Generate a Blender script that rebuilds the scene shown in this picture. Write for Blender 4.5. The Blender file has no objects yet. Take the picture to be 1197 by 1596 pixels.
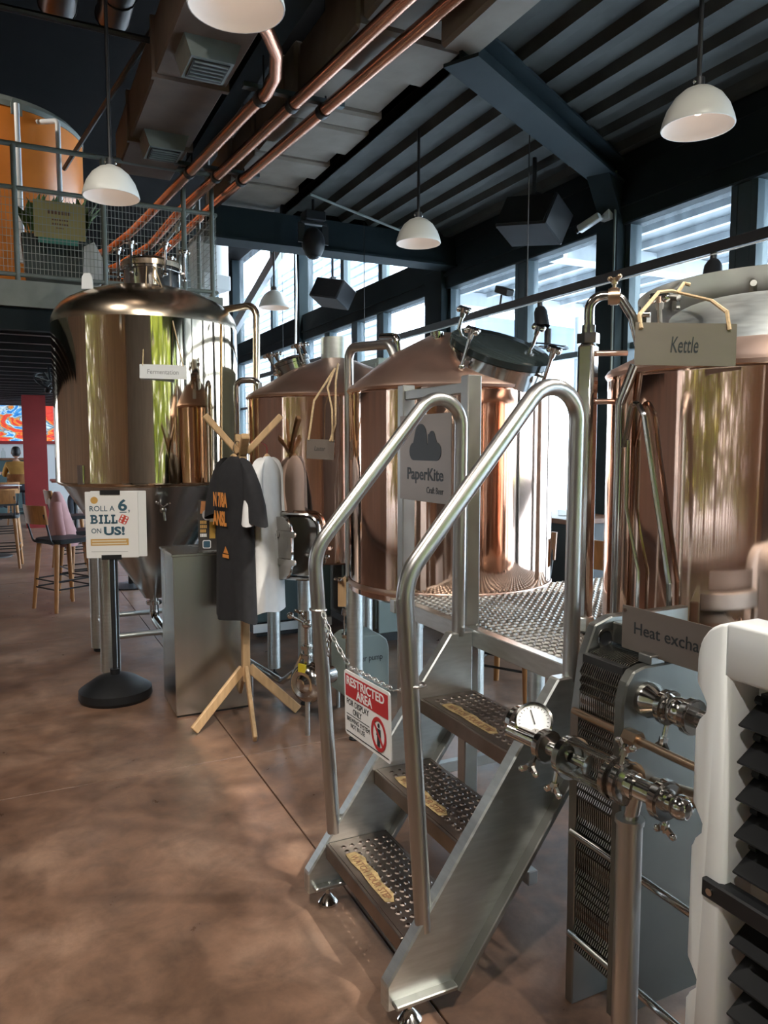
import bpy, bmesh, math, random
from mathutils import Vector, Matrix
random.seed(7)
PI = math.pi
scene = bpy.context.scene
C = scene.collection

# ------------------------------------------------------------------ camera
cam_d = bpy.data.cameras.new('camera')
cam = bpy.data.objects.new('camera', cam_d)
C.objects.link(cam)
cam.location = (0.0, 0.0, 1.6)
cam.rotation_euler = (math.radians(90 - 4.94), 0.0, math.radians(-26.12))
cam_d.sensor_fit = 'HORIZONTAL'
cam_d.sensor_width = 36.0
cam_d.lens = 36.0 * 1180.0 / 1197.0
cam_d.clip_start = 0.05
cam_d.clip_end = 300
scene.camera = cam

# ------------------------------------------------------------------ sky, sun, exposure
world = bpy.data.worlds.new('sky')
scene.world = world
world.use_nodes = True
wn = world.node_tree.nodes
wl = world.node_tree.links
bg = wn['Background']
bg.inputs['Color'].default_value = (0.86, 0.93, 1.0, 1)
bg.inputs['Strength'].default_value = 4.0
sun_d = bpy.data.lights.new('sun', 'SUN')
sun_d.energy = 6.0
sun_d.angle = math.radians(2.0)
sun_d.color = (1.0, 0.93, 0.82)
sun = bpy.data.objects.new('sun', sun_d)
C.objects.link(sun)
sun.location = (3, -12, 14)
sun.rotation_euler = (math.radians(33), math.radians(8), math.radians(12))
# window portals: guide the renderer to the daylight that comes in through the glazing
def portal(loc, rot, sx, sy):
    d = bpy.data.lights.new('window_portal', 'AREA')
    d.shape = 'RECTANGLE'
    d.size = sx
    d.size_y = sy
    d.cycles.is_portal = True
    o = bpy.data.objects.new('window_portal', d)
    C.objects.link(o)
    o.location = loc
    o.rotation_euler = rot
portal((4.85, 3.0, 2.2), (0, PI / 2, 0), 4.4, 25.0)
portal((2.3, -5.4, 2.4), (PI / 2, 0, 0), 4.2, 4.2)
portal((-6.4, 0.3, 2.3), (0, -PI / 2, 0), 4.5, 9.4)
portal((-6.4, 18.2, 1.75), (0, -PI / 2, 0), 3.3, 4.0)
vs = scene.view_settings
vs.view_transform = 'Standard'
vs.look = 'None'
vs.exposure = 1.5
vs.gamma = 1.0
vs.use_curve_mapping = False
scene.cycles.use_denoising = True
scene.cycles.max_bounces = 10
scene.cycles.diffuse_bounces = 4
scene.cycles.glossy_bounces = 6
scene.cycles.transparent_max_bounces = 16
scene.cycles.sample_clamp_indirect = 6.0
scene.cycles.caustics_reflective = False
scene.cycles.caustics_refractive = False

# ------------------------------------------------------------------ helpers
V = Vector
ORG = {}

def frame(o, x, y):
    x = V(x).normalized()
    z = x.cross(V(y)).normalized()
    y = z.cross(x)
    m = Matrix((x, y, z)).transposed().to_4x4()
    m.translation = V(o)
    return m

def axis_frame(p0, d):
    d = V(d).normalized()
    a = V((0, 0, 1)) if abs(d.z) < 0.9 else V((1, 0, 0))
    x = a.cross(d).normalized()
    y = d.cross(x)
    m = Matrix((x, y, d)).transposed().to_4x4()
    m.translation = V(p0)
    return m

def rotz(a):
    return Matrix.Rotation(a, 4, 'Z')

def fillet(pts, rad, n=6):
    pts = [V(p) for p in pts]
    if not isinstance(rad, (list, tuple)):
        rad = [rad] * len(pts)
    out = [pts[0]]
    for i in range(1, len(pts) - 1):
        a, b, c = pts[i - 1], pts[i], pts[i + 1]
        u = (a - b).normalized()
        v = (c - b).normalized()
        ang = u.angle(v)
        if rad[i] <= 0 or ang > PI - 0.02:
            out.append(b)
            continue
        t = min(rad[i] / math.tan(ang / 2), (a - b).length * 0.49 if i > 1 else (a - b).length * .98,
                (c - b).length * 0.49 if i < len(pts) - 2 else (c - b).length * .98)
        r = t * math.tan(ang / 2)
        ctr = b + (u + v).normalized() * (r / math.sin(ang / 2))
        s = b + u * t - ctr
        e = b + v * t - ctr
        tot = s.angle(e)
        for k in range(n + 1):
            f = k / n
            out.append(ctr + (s * math.sin((1 - f) * tot) + e * math.sin(f * tot)) / math.sin(tot))
    out.append(pts[-1])
    return out

class MB:
    def __init__(self):
        self.bm = bmesh.new()
    def _faces(self, vs, fs):
        bv = [self.bm.verts.new(v) for v in vs]
        out = []
        for f in fs:
            try:
                out.append(self.bm.faces.new([bv[i] for i in f]))
            except ValueError:
                pass
        return bv, out
    def box(self, c, s, m=None, bev=0.0, seg=1):
        c = V(c)
        h = V(s) * 0.5
        vs = []
        for x in (-1, 1):
            for y in (-1, 1):
                for z in (-1, 1):
                    p = V((x * h.x, y * h.y, z * h.z))
                    p = (m @ p) if m is not None else p
                    vs.append(p + c)
        fs = [(0, 1, 3, 2), (4, 6, 7, 5), (0, 4, 5, 1), (2, 3, 7, 6), (0, 2, 6, 4), (1, 5, 7, 3)]
        bv, bf = self._faces(vs, fs)
        if bev > 0:
            es = list({e for f in bf for e in f.edges})
            bmesh.ops.bevel(self.bm, geom=es, offset=bev, segments=seg, affect='EDGES', profile=0.5)
        return self
    def span(self, a, b, bev=0.0, seg=1):
        a = V(a); b = V(b)
        return self.box((a + b) / 2, [abs(b[i] - a[i]) for i in range(3)], None, bev, seg)
    def bar(self, p0, p1, w, h, up=(0, 0, 1), bev=0.0):
        p0 = V(p0); p1 = V(p1)
        d = (p1 - p0)
        L = d.length
        d.normalize()
        u = V(up)
        x = u.cross(d)
        if x.length < 1e-4:
            x = V((1, 0, 0)).cross(d)
        x.normalize()
        y = d.cross(x)
        m = Matrix((x, y, d)).transposed()
        return self.box((p0 + p1) / 2, (w, h, L), m, bev)
    def lathe(self, prof, m=None, seg=24, close=False, a0=0.0, a1=2 * PI):
        m = m if m is not None else Matrix.Identity(4)
        full = abs(a1 - a0 - 2 * PI) < 1e-6
        n = seg if full else seg + 1
        rings = []
        for r, z in prof:
            if r < 1e-6 and full:
                rings.append([self.bm.verts.new(m @ V((0, 0, z)))])
            else:
                rings.append([self.bm.verts.new(m @ V((r * math.cos(a0 + (a1 - a0) * k / seg), r * math.sin(a0 + (a1 - a0) * k / seg), z))) for k in range(n)])
        pairs = list(zip(rings[:-1], rings[1:]))
        if close:
            pairs.append((rings[-1], rings[0]))
        for A, B in pairs:
            for k in range(seg):
                k2 = (k + 1) % n
                if len(A) == 1 and len(B) == 1:
                    continue
                if len(A) == 1:
                    f = (A[0], B[k2], B[k])
                elif len(B) == 1:
                    f = (A[k], A[k2], B[0])
                else:
                    f = (A[k], A[k2], B[k2], B[k])
                try:
                    self.bm.faces.new(f)
                except ValueError:
                    pass
        return self
    def cyl(self, p0, p1, r, r1=None, seg=14, cap=True):
        p0 = V(p0); p1 = V(p1)
        L = (p1 - p0).length
        r1 = r if r1 is None else r1
        prof = [(r, 0), (r1, L)]
        if cap:
            prof = [(0, 0)] + prof + [(0, L)]
        return self.lathe(prof, axis_frame(p0, p1 - p0), seg)
    def tube(self, pts, r, seg=10, closed=False, cap=True):
        pts = [V(p) for p in pts]
        n = len(pts)
        rr = r if isinstance(r, (list, tuple)) else [r] * n
        rings = []
        nrm = None
        for i, p in enumerate(pts):
            if closed:
                t = pts[(i + 1) % n] - pts[i - 1]
            else:
                t = pts[min(i + 1, n - 1)] - pts[max(i - 1, 0)]
            t.normalize()
            if nrm is None:
                a = V((0, 0, 1)) if abs(t.z) < 0.9 else V((1, 0, 0))
                nrm = (a - t * a.dot(t)).normalized()
            else:
                nrm = (nrm - t * nrm.dot(t))
                if nrm.length < 1e-5:
                    nrm = V((1, 0, 0))
                nrm.normalize()
            b = t.cross(nrm)
            rings.append([self.bm.verts.new(p + (nrm * math.cos(2 * PI * k / seg) + b * math.sin(2 * PI * k / seg)) * rr[i]) for k in range(seg)])
        last = n if closed else n - 1
        for i in range(last):
            A = rings[i]; B = rings[(i + 1) % n]
            for k in range(seg):
                try:
                    self.bm.faces.new((A[k], A[(k + 1) % seg], B[(k + 1) % seg], B[k]))
                except ValueError:
                    pass
        if cap and not closed:
            self.bm.faces.new(list(reversed(rings[0])))
            self.bm.faces.new(rings[-1])
        return self
    def prism(self, poly, m, depth, bev=0.0):
        n = len(poly)
        a = [m @ V((p[0], p[1], 0)) for p in poly]
        b = [m @ V((p[0], p[1], depth)) for p in poly]
        fs = [tuple(reversed(range(n))), tuple(range(n, 2 * n))] + [(i, (i + 1) % n, n + (i + 1) % n, n + i) for i in range(n)]
        bv, bf = self._faces(a + b, fs)
        if bev > 0:
            es = list({e for f in bf for e in f.edges})
            bmesh.ops.bevel(self.bm, geom=es, offset=bev, segments=1, affect='EDGES', profile=0.5)
        return self
    def quad(self, a, b, c, d):
        self._faces([V(a), V(b), V(c), V(d)], [(0, 1, 2, 3)])
        return self
    def ball(self, c, r, sc=(1, 1, 1), seg=14, rings=8, m=None):
        prof = [(math.sin(PI * k / rings), -math.cos(PI * k / rings)) for k in range(rings + 1)]
        mm = Matrix.Translation(V(c)) @ (m if m is not None else Matrix.Identity(4)) @ Matrix.Diagonal((r * sc[0], r * sc[1], r * sc[2], 1))
        prof[0] = (0, -1); prof[-1] = (0, 1)
        return self.lathe(prof, mm, seg)
    def torus(self, c, axis, R, r, seg=20, rs=8, sc=None):
        m = axis_frame(c, axis)
        if sc:
            m = m @ Matrix.Diagonal((sc[0], sc[1], 1, 1))
        return self.lathe([(R + r * math.cos(2 * PI * k / rs), r * math.sin(2 * PI * k / rs)) for k in range(rs)], m, seg, close=True)
    def build(self, name, mat, parent=None, smooth=True, ang=38):
        bm = self.bm
        bmesh.ops.recalc_face_normals(bm, faces=bm.faces)
        if parent is not None:
            o3 = ORG[parent.name]
        else:
            xs = [v.co.x for v in bm.verts]; ys = [v.co.y for v in bm.verts]; zs = [v.co.z for v in bm.verts]
            o3 = V(((min(xs) + max(xs)) / 2, (min(ys) + max(ys)) / 2, min(zs)))
        bmesh.ops.translate(bm, verts=bm.verts, vec=-o3)
        me = bpy.data.meshes.new(name)
        bm.to_mesh(me)
        bm.free()
        if smooth:
            me.shade_smooth()
            me.set_sharp_from_angle(angle=math.radians(ang))
        me.materials.append(mat)
        o = bpy.data.objects.new(name, me)
        C.objects.link(o)
        if parent is not None:
            o.parent = parent
        else:
            o.location = o3
        ORG[o.name] = o3.copy()
        return o

def tag(o, label=None, cat=None, group=None, kind=None):
    if label: o['label'] = label
    if cat: o['category'] = cat
    if group: o['group'] = group
    if kind: o['kind'] = kind
    return o

def thing(name, label, cat, loc=(0, 0, 0), group=None, kind=None):
    o = bpy.data.objects.new(name, None)
    o.empty_display_size = 0.1
    C.objects.link(o)
    o.location = loc
    ORG[o.name] = V(loc)
    return tag(o, label, cat, group, kind)

def dup(root, loc, rz=0.0, label=None, group=None):
    def rec(o, par):
        c = o.copy()
        C.objects.link(c)
        if par is not None:
            c.parent = par
        for ch in o.children:
            rec(ch, c)
        return c
    r = rec(root, None)
    r.location = loc
    r.rotation_euler = (0, 0, rz)
    if label: r['label'] = label
    if group: r['group'] = group
    return r

def text(body, m, x, y, w, h, mat, name, parent, bold=0.0, depth=0.0006, shear=0.0):
    """lettering fitted into the box x..x+w, y..y+h of the board frame m"""
    cu = bpy.data.curves.new('lettering', 'FONT')
    cu.body = body
    cu.size = 1.0
    cu.offset = bold
    cu.shear = shear
    cu.resolution_u = 3
    cu.extrude = 0.01
    cu.align_x = 'LEFT'
    to = bpy.data.objects.new('lettering', cu)
    C.objects.link(to)
    dg = bpy.context.evaluated_depsgraph_get()
    me = bpy.data.meshes.new_from_object(to.evaluated_get(dg))
    bpy.data.objects.remove(to)
    bpy.data.curves.remove(cu)
    xs = [v.co.x for v in me.vertices]; ys = [v.co.y for v in me.vertices]
    x0, x1, y0, y1 = min(xs), max(xs), min(ys), max(ys)
    org = ORG[parent.name]
    for v in me.vertices:
        p = V((x + (v.co.x - x0) / (x1 - x0) * w, y + (v.co.y - y0) / (y1 - y0) * h, (v.co.z + 0.01) / 0.02 * depth))
        v.co = (m @ p) - org
    me.materials.clear()
    me.materials.append(mat)
    me.name = name
    o = bpy.data.objects.new(name, me)
    C.objects.link(o)
    o.parent = parent
    ORG[o.name] = org
    return o

# ------------------------------------------------------------------ materials
MAT = {}
def mat(name, col, metal=0.0, rough=0.5, var=0.0, scale=8.0, stretch=(1, 1, 1), bump=0.0, bscale=None, col2=None,
        emit=None, estr=0.0, spec=0.5, coat=0.0, bstretch=None, rvar=0.0, detail=4.0):
    m = bpy.data.materials.new(name)
    m.use_nodes = True
    nt = m.node_tree
    n = nt.nodes; l = nt.links
    b = n['Principled BSDF']
    b.inputs['Base Color'].default_value = (*col, 1)
    b.inputs['Metallic'].default_value = metal
    b.inputs['Roughness'].default_value = rough
    b.inputs['Specular IOR Level'].default_value = spec
    b.inputs['Coat Weight'].default_value = coat
    if emit:
        b.inputs['Emission Color'].default_value = (*emit, 1)
        b.inputs['Emission Strength'].default_value = estr
    if var > 0 or bump > 0 or col2 or rvar > 0:
        tc = n.new('ShaderNodeTexCoord')
        mp = n.new('ShaderNodeMapping')
        mp.inputs['Scale'].default_value = stretch
        l.new(tc.outputs['Object'], mp.inputs['Vector'])
        nz = n.new('ShaderNodeTexNoise')
        nz.inputs['Scale'].default_value = scale
        nz.inputs['Detail'].default_value = detail
        l.new(mp.outputs['Vector'], nz.inputs['Vector'])
        if var > 0 or col2:
            cr = n.new('ShaderNodeValToRGB')
            c2 = col2 if col2 else tuple(min(1, c * (1 + var)) for c in col)
            c1 = col if col2 else tuple(c * (1 - var) for c in col)
            cr.color_ramp.elements[0].position = 0.3
            cr.color_ramp.elements[1].position = 0.7
            cr.color_ramp.elements[0].color = (*c1, 1)
            cr.color_ramp.elements[1].color = (*c2, 1)
            l.new(nz.outputs['Fac'], cr.inputs['Fac'])
            l.new(cr.outputs['Color'], b.inputs['Base Color'])
        if rvar > 0:
            mr = n.new('ShaderNodeMapRange')
            mr.inputs['To Min'].default_value = max(0.02, rough - rvar)
            mr.inputs['To Max'].default_value = min(1, rough + rvar)
            l.new(nz.outputs['Fac'], mr.inputs['Value'])
            l.new(mr.outputs['Result'], b.inputs['Roughness'])
        if bump > 0:
            nb = nz
            if bscale or bstretch:
                nb = n.new('ShaderNodeTexNoise')
                nb.inputs['Scale'].default_value = bscale or scale
                nb.inputs['Detail'].default_value = 2
                if bstretch:
                    mp2 = n.new('ShaderNodeMapping')
                    mp2.inputs['Scale'].default_value = bstretch
                    l.new(tc.outputs['Object'], mp2.inputs['Vector'])
                    l.new(mp2.outputs['Vector'], nb.inputs['Vector'])
                else:
                    l.new(mp.outputs['Vector'], nb.inputs['Vector'])
            bp = n.new('ShaderNodeBump')
            bp.inputs['Strength'].default_value = 1.0
            bp.inputs['Distance'].default_value = bump
            l.new(nb.outputs['Fac'], bp.inputs['Height'])
            l.new(bp.outputs['Normal'], b.inputs['Normal'])
    MAT[name] = m
    return m

steel = mat('brushed_steel', (0.60, 0.63, 0.62), 1.0, 0.38, var=0.08, scale=14, stretch=(1, 1, 6), bump=0.0002, rvar=0.08)
steel_d = mat('dull_steel', (0.38, 0.38, 0.36), 1.0, 0.42, var=0.12, scale=6, bump=0.0003, rvar=0.1)
steel_tread = mat('worn_tread_steel', (0.24, 0.195, 0.17), 1.0, 0.38, var=0.22, scale=9, rvar=0.1)
polish = mat('polished_steel', (0.52, 0.50, 0.475), 1.0, 0.13, var=0.04, scale=20)
rail_m = mat('satin_rail_steel', (0.50, 0.49, 0.475), 1.0, 0.31, var=0.05, scale=30, stretch=(1, 1, .2))
box_m = mat('brushed_box_steel', (0.60, 0.60, 0.575), 1.0, 0.26, var=0.10, scale=1.6, stretch=(5, 5, .25), rvar=0.06)
copper = mat('polished_copper', (0.82, 0.56, 0.44), 1.0, 0.075, var=0.06, scale=3, stretch=(1, 1, .3), bump=0.006, bscale=2.2, bstretch=(2.2, 2.2, 0.10))
copper_cone = mat('satin_copper', (0.62, 0.44, 0.36), 1.0, 0.36, var=0.10, scale=5, bump=0.002, bscale=3)
bronze = mat('polished_bronze_steel', (0.78, 0.63, 0.46), 1.0, 0.06, var=0.05, scale=2, bump=0.006, bscale=2.0, bstretch=(2.2, 2.2, 0.10))
bronze_top = mat('satin_bronze_dome', (0.66, 0.54, 0.41), 1.0, 0.24, var=0.06, scale=4)
cone_steel = mat('polished_cone_steel', (0.62, 0.64, 0.64), 1.0, 0.22, var=0.06, scale=3, bump=0.003, bscale=2, bstretch=(2, 2, .3))
cpipe = mat('copper_pipe', (0.66, 0.32, 0.21), 1.0, 0.26, var=0.15, scale=6, stretch=(1, .3, 1))
brass = mat('warm_brass', (0.50, 0.36, 0.25), 1.0, 0.3, var=0.1, scale=12)
teal_paint = mat('dark_teal_paint', (0.018, 0.027, 0.031), 0.0, 0.65, var=0.15, scale=3, spec=0.12)
teal_frame = mat('teal_frame_paint', (0.055, 0.085, 0.10), 0.0, 0.40, var=0.12, scale=3)
deck_m = mat('dark_roof_deck', (0.046, 0.048, 0.043), 0.0, 0.6, var=0.3, scale=3, spec=0.15)
black_ceil = mat('black_ceiling', (0.004, 0.0035, 0.0035), 0.0, 0.8, var=0.3, scale=2, spec=0.1)
black_m = mat('black_metal', (0.015, 0.016, 0.018), 0.0, 0.45, var=0.2, scale=10)
black_pl = mat('black_plastic', (0.014, 0.015, 0.017), 0.0, 0.45, var=0.15, scale=12, spec=0.35)
duct_m = mat('insulated_duct', (0.25, 0.21, 0.17), 0.0, 0.75, var=0.12, scale=5, bump=0.006)
duct_b = mat('brown_duct', (0.17, 0.12, 0.09), 0.0, 0.7, var=0.12, scale=5, bump=0.004)
rail_green = mat('grey_green_paint', (0.20, 0.225, 0.205), 0.0, 0.5, var=0.1, scale=8)
lamp_white = mat('lamp_enamel', (0.66, 0.66, 0.62), 0.0, 0.35, var=0.03, scale=10)
lamp_in = mat('lamp_inside', (0.80, 0.74, 0.70), 0.0, 0.45)
bulb_m = mat('bulb', (1, .9, .8), 0.0, 0.5, emit=(1.0, 0.86, 0.70), estr=1.0)
orange_m = mat('orange_paint', (0.72, 0.22, 0.035), 0.0, 0.28, var=0.08, scale=3)
white_pl = mat('white_plastic', (0.83, 0.85, 0.85), 0.0, 0.38, var=0.02, scale=5)
white_pt = mat('white_print', (0.86, 0.86, 0.86), 0.0, 0.5)
wood = mat('pale_wood', (0.55, 0.36, 0.19), 0.0, 0.5, var=0.14, scale=10, stretch=(4, 4, .6), bump=0.0004)
wood_o = mat('orange_wood', (0.42, 0.20, 0.075), 0.0, 0.45, var=0.2, scale=8, stretch=(5, 5, .8))
wood_d = mat('brown_wood', (0.16, 0.07, 0.035), 0.0, 0.45, var=0.2, scale=8, stretch=(5, 5, .8))
red_m = mat('dark_red_paint', (0.25, 0.022, 0.022), 0.0, 0.5, var=0.12, scale=2)
rope_m = mat('manila_rope', (0.58, 0.42, 0.24), 0.0, 0.85, var=0.2, scale=90, bump=0.001)
ink = mat('black_ink', (0.016, 0.02, 0.024), 0.0, 0.5)
navy = mat('navy_ink', (0.035, 0.10, 0.15), 0.0, 0.5)
yel_ink = mat('ochre_ink', (0.62, 0.36, 0.10), 0.0, 0.5)
red_ink = mat('red_ink', (0.50, 0.022, 0.028), 0.0, 0.45)
die_red = mat('die_red_ink', (0.60, 0.07, 0.05), 0.0, 0.45)
green_cab = mat('pale_green_paint', (0.30, 0.36, 0.33), 0.0, 0.5, var=0.05, scale=2)
teal_cab = mat('dark_teal_panel', (0.05, 0.085, 0.09), 0.0, 0.5, var=0.1, scale=2)
cloth_black = mat('black_cotton', (0.018, 0.018, 0.021), 0.0, 0.9, var=0.15, scale=30, bump=0.002, bscale=8)
cloth_white = mat('white_cotton', (0.80, 0.80, 0.80), 0.0, 0.9, var=0.03, scale=20, bump=0.002, bscale=8)
cloth_pink = mat('dusty_pink_cotton', (0.44, 0.235, 0.235), 0.0, 0.9, var=0.08, scale=10, bump=0.003, bscale=6)
cloth_must = mat('mustard_cotton', (0.42, 0.22, 0.05), 0.0, 0.9, var=0.1, scale=10)
cloth_grey = mat('charcoal_cotton', (0.05, 0.055, 0.07), 0.0, 0.9, var=0.1, scale=10)
skin = mat('skin', (0.45, 0.26, 0.18), 0.0, 0.55)
hair = mat('dark_hair', (0.012, 0.010, 0.010), 0.0, 0.55)
yellow_tread = mat('worn_yellow_paint', (0.27, 0.19, 0.085), 0.0, 0.75, var=0.45, scale=45)
leaf_m = mat('leaf_green', (0.10, 0.17, 0.04), 0.0, 0.6, var=0.35, scale=8)
tree_m = mat('sunlit_foliage', (0.22, 0.34, 0.05), 0.0, 0.8, col2=(0.55, 0.62, 0.14), scale=3.0)
bark = mat('bark', (0.10, 0.07, 0.05), 0.0, 0.9, var=0.3, scale=6)
slat_m = mat('timber_slats', (0.26, 0.13, 0.075), 0.0, 0.5, var=0.2, scale=3, stretch=(1, 1, .2))
brick_back = mat('plaster_wall', (0.33, 0.27, 0.23), 0.0, 0.8, var=0.12, scale=2)
hall_wall = mat('pale_hall_wall', (0.62, 0.62, 0.62), 0.0, 0.8)
paver = mat('pale_outdoor_paving', (0.42, 0.47, 0.53), 0.0, 0.7, var=0.08, scale=2)
out_blue = mat('blue_grey_cladding', (0.16, 0.22, 0.30), 0.0, 0.6, var=0.1, scale=2)
awn_m = mat('awning_sheet', (0.15, 0.17, 0.18), 0.0, 0.5, var=0.2, scale=2)
awn_lt = mat('awning_light_steel', (0.62, 0.64, 0.66), 0.0, 0.5)
siding_lt = mat('pale_siding', (0.52, 0.57, 0.58), 0.0, 0.5)

def glass_mat(name, tint, dirt, dcol, rough=0.02):
    m = bpy.data.materials.new(name)
    m.use_nodes = True
    nt = m.node_tree; n = nt.nodes; l = nt.links
    n.remove(n['Principled BSDF'])
    out = n['Material Output']
    tr = n.new('ShaderNodeBsdfTransparent'); tr.inputs['Color'].default_value = (*tint, 1)
    gl = n.new('ShaderNodeBsdfGlossy'); gl.inputs['Roughness'].default_value = rough
    lw_ = n.new('ShaderNodeLayerWeight'); lw_.inputs['Blend'].default_value = 0.5
    fr = n.new('ShaderNodeMath'); fr.operation = 'POWER'; fr.inputs[1].default_value = 4.0
    l.new(lw_.outputs['Facing'], fr.inputs[0])
    mx = n.new('ShaderNodeMixShader')
    l.new(fr.outputs['Value'], mx.inputs['Fac']); l.new(tr.outputs['BSDF'], mx.inputs[1]); l.new(gl.outputs['BSDF'], mx.inputs[2])
    df = n.new('ShaderNodeBsdfTranslucent'); df.inputs['Color'].default_value = (*dcol, 1)
    tc = n.new('ShaderNodeTexCoord'); mp = n.new('ShaderNodeMapping'); mp.inputs['Scale'].default_value = (3, 3, .5)
    nz = n.new('ShaderNodeTexNoise'); nz.inputs['Scale'].default_value = 4; nz.inputs['Detail'].default_value = 5
    mr = n.new('ShaderNodeMapRange'); mr.inputs['From Min'].default_value = .35; mr.inputs['From Max'].default_value = .75
    mr.inputs['To Min'].default_value = dirt * .2; mr.inputs['To Max'].default_value = dirt
    l.new(tc.outputs['Object'], mp.inputs['Vector']); l.new(mp.outputs['Vector'], nz.inputs['Vector']); l.new(nz.outputs['Fac'], mr.inputs['Value'])
    m2 = n.new('ShaderNodeMixShader')
    l.new(mr.outputs['Result'], m2.inputs['Fac']); l.new(mx.outputs['Shader'], m2.inputs[1]); l.new(df.outputs['BSDF'], m2.inputs[2])
    l.new(m2.outputs['Shader'], out.inputs['Surface'])
    MAT[name] = m
    return m
glass = glass_mat('dusty_window_glass', (0.88, 0.94, 0.98), 0.07, (0.75, 0.85, 0.95))
clear = glass_mat('clear_glass', (0.93, 0.95, 0.94), 0.02, (0.9, 0.9, 0.9))

# floor: mottled stamped concrete
def floor_mat():
    m = mat('stamped_concrete', (0.2, 0.12, 0.08), 0.0, 0.42, bump=0.004, bscale=5.0)
    nt = m.node_tree; n = nt.nodes; l = nt.links
    b = n['Principled BSDF']
    tc = n.new('ShaderNodeTexCoord')
    geo = n.new('ShaderNodeNewGeometry')
    n1 = n.new('ShaderNodeTexNoise'); n1.inputs['Scale'].default_value = 1.5; n1.inputs['Detail'].default_value = 6; n1.inputs['Roughness'].default_value = .62; n1.inputs['Distortion'].default_value = .3
    n2 = n.new('ShaderNodeTexNoise'); n2.inputs['Scale'].default_value = 5.5; n2.inputs['Detail'].default_value = 8; n2.inputs['Roughness'].default_value = .7; n2.inputs['Distortion'].default_value = .35
    l.new(geo.outputs['Position'], n1.inputs['Vector']); l.new(geo.outputs['Position'], n2.inputs['Vector'])
    r1 = n.new('ShaderNodeValToRGB')
    e = r1.color_ramp.elements
    e[0].position = .30; e[0].color = (0.125, 0.068, 0.044, 1)
    e[1].position = .72; e[1].color = (0.38, 0.25, 0.18, 1)
    x = e.new(.5); x.color = (0.22, 0.130, 0.088, 1)
    r2 = n.new('ShaderNodeValToRGB')
    e = r2.color_ramp.elements
    e[0].position = .32; e[0].color = (0.50, 0.50, 0.52, 1)
    e[1].position = .66; e[1].color = (1.25, 1.2, 1.15, 1)
    l.new(n1.outputs['Fac'], r1.inputs['Fac']); l.new(n2.outputs['Fac'], r2.inputs['Fac'])
    mx = n.new('ShaderNodeMix'); mx.data_type = 'RGBA'; mx.blend_type = 'MULTIPLY'; mx.inputs['Factor'].default_value = .8
    l.new(r1.outputs['Color'], mx.inputs['A']); l.new(r2.outputs['Color'], mx.inputs['B'])
    l.new(mx.outputs['Result'], b.inputs['Base Color'])
    mr = n.new('ShaderNodeMapRange'); mr.inputs['To Min'].default_value = .16; mr.inputs['To Max'].default_value = .50
    l.new(n2.outputs['Fac'], mr.inputs['Value']); l.new(mr.outputs['Result'], b.inputs['Roughness'])
    return m
floor_m = floor_mat()
joint_m = mat('dark_joint', (0.05, 0.035, 0.028), 0.0, 0.8)
# ================================================================== THE SETTING
def struct(o, label=None):
    o['kind'] = 'structure'
    if label: o['label'] = label
    return o
# floor: concrete slabs with sawn joints over a dark bed
fl = MB().span((-6.2, -5.2, -0.10), (4.75, 21.2, -0.012)).build('floor', joint_m)
struct(fl, 'brown stamped concrete floor with sawn joints')
XJ = [-6.2, -5.0, -2.0, 1.03, 4.05, 4.75]
YJ = [-5.2, -2.3, 0.72, 3.74, 6.75, 9.8, 12.8, 15.8, 18.8, 21.2]
for i in range(len(XJ) - 1):
    for j in range(len(YJ) - 1):
        MB().span((XJ[i] + .003, YJ[j] + .003, -0.03), (XJ[i + 1] - .003, YJ[j + 1] - .003, 0.0), bev=.002).build('slab', floor_m, fl)
# ceiling: low flat corrugated deck along the windows (ribs run along Y), black high ceiling over the rest
def roof_z(x):
    return 3.87 if x > 2.42 else 5.62
ce = MB().span((-6.2, -5.2, 5.62), (2.46, 21.2, 5.72)).span((2.46, 7.40, 5.62), (4.75, 21.2, 5.72)).build('ceiling', black_ceil, smooth=False)
struct(ce, 'black high ceiling with a low dark corrugated steel deck along the windows')
def deck_sheet(x0, x1, y0, y1, rib=0.30):
    b = MB()
    n = int(round((x1 - x0) / rib))
    prof = []
    for k in range(n):
        a = x0 + k * rib
        for fx, dz in ((0, 0), (.24, 0), (.38, .05), (.86, .05)):
            prof.append((a + fx * rib, 3.87 + dz))
    prof.append((x1, 3.87))
    for (xa, za), (xb, zb) in zip(prof[:-1], prof[1:]):
        b.quad((xa, y0, za), (xb, y0, zb), (xb, y1, zb), (xa, y1, za))
        b.quad((xa, y0, za + .012), (xb, y0, zb + .012), (xb, y1, zb + .012), (xa, y1, za + .012))
    return b
for k in range(4):
    x1_ = 4.60 - .60 * k
    x0_ = max(2.50, x1_ - .60)
    for (ya, yb) in ((-5.2, 1.2), (1.2, 7.3)):
        deck_sheet(x0_, x1_, ya, yb).build('roof_sheet', deck_m, ce, smooth=False)
MB().span((2.50, -5.2, 3.97), (4.75, 7.42, 4.05)).build('roof_cover', black_ceil, ce, smooth=False)
MB().span((2.50, -5.2, 3.965), (2.56, 7.42, 5.64)).build('roof_upstand', black_ceil, ce, smooth=False)
def ibeam(p0, p1, w=.20, h=.20):
    p0 = V(p0); p1 = V(p1)
    b = MB()
    b.bar(p0, p1, w, .02).bar(p0 + V((0, 0, h / 2)), p1 + V((0, 0, h / 2)), .02, h).bar(p0 + V((0, 0, h - .02)), p1 + V((0, 0, h - .02)), w, .02)
    return b
d_ = (V((2.46, 3.80, 0)) - V((4.48, 4.88, 0))).normalized()
rb = ibeam((4.48, 4.88, 3.70), (2.28, 3.70, 3.70), .22, .185)
c0 = V((4.44, 4.86, 0)); sd_ = d_.cross(V((0, 0, 1)))
hm0 = frame(c0 - sd_ * .09, d_, (0, 0, 1))
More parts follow.
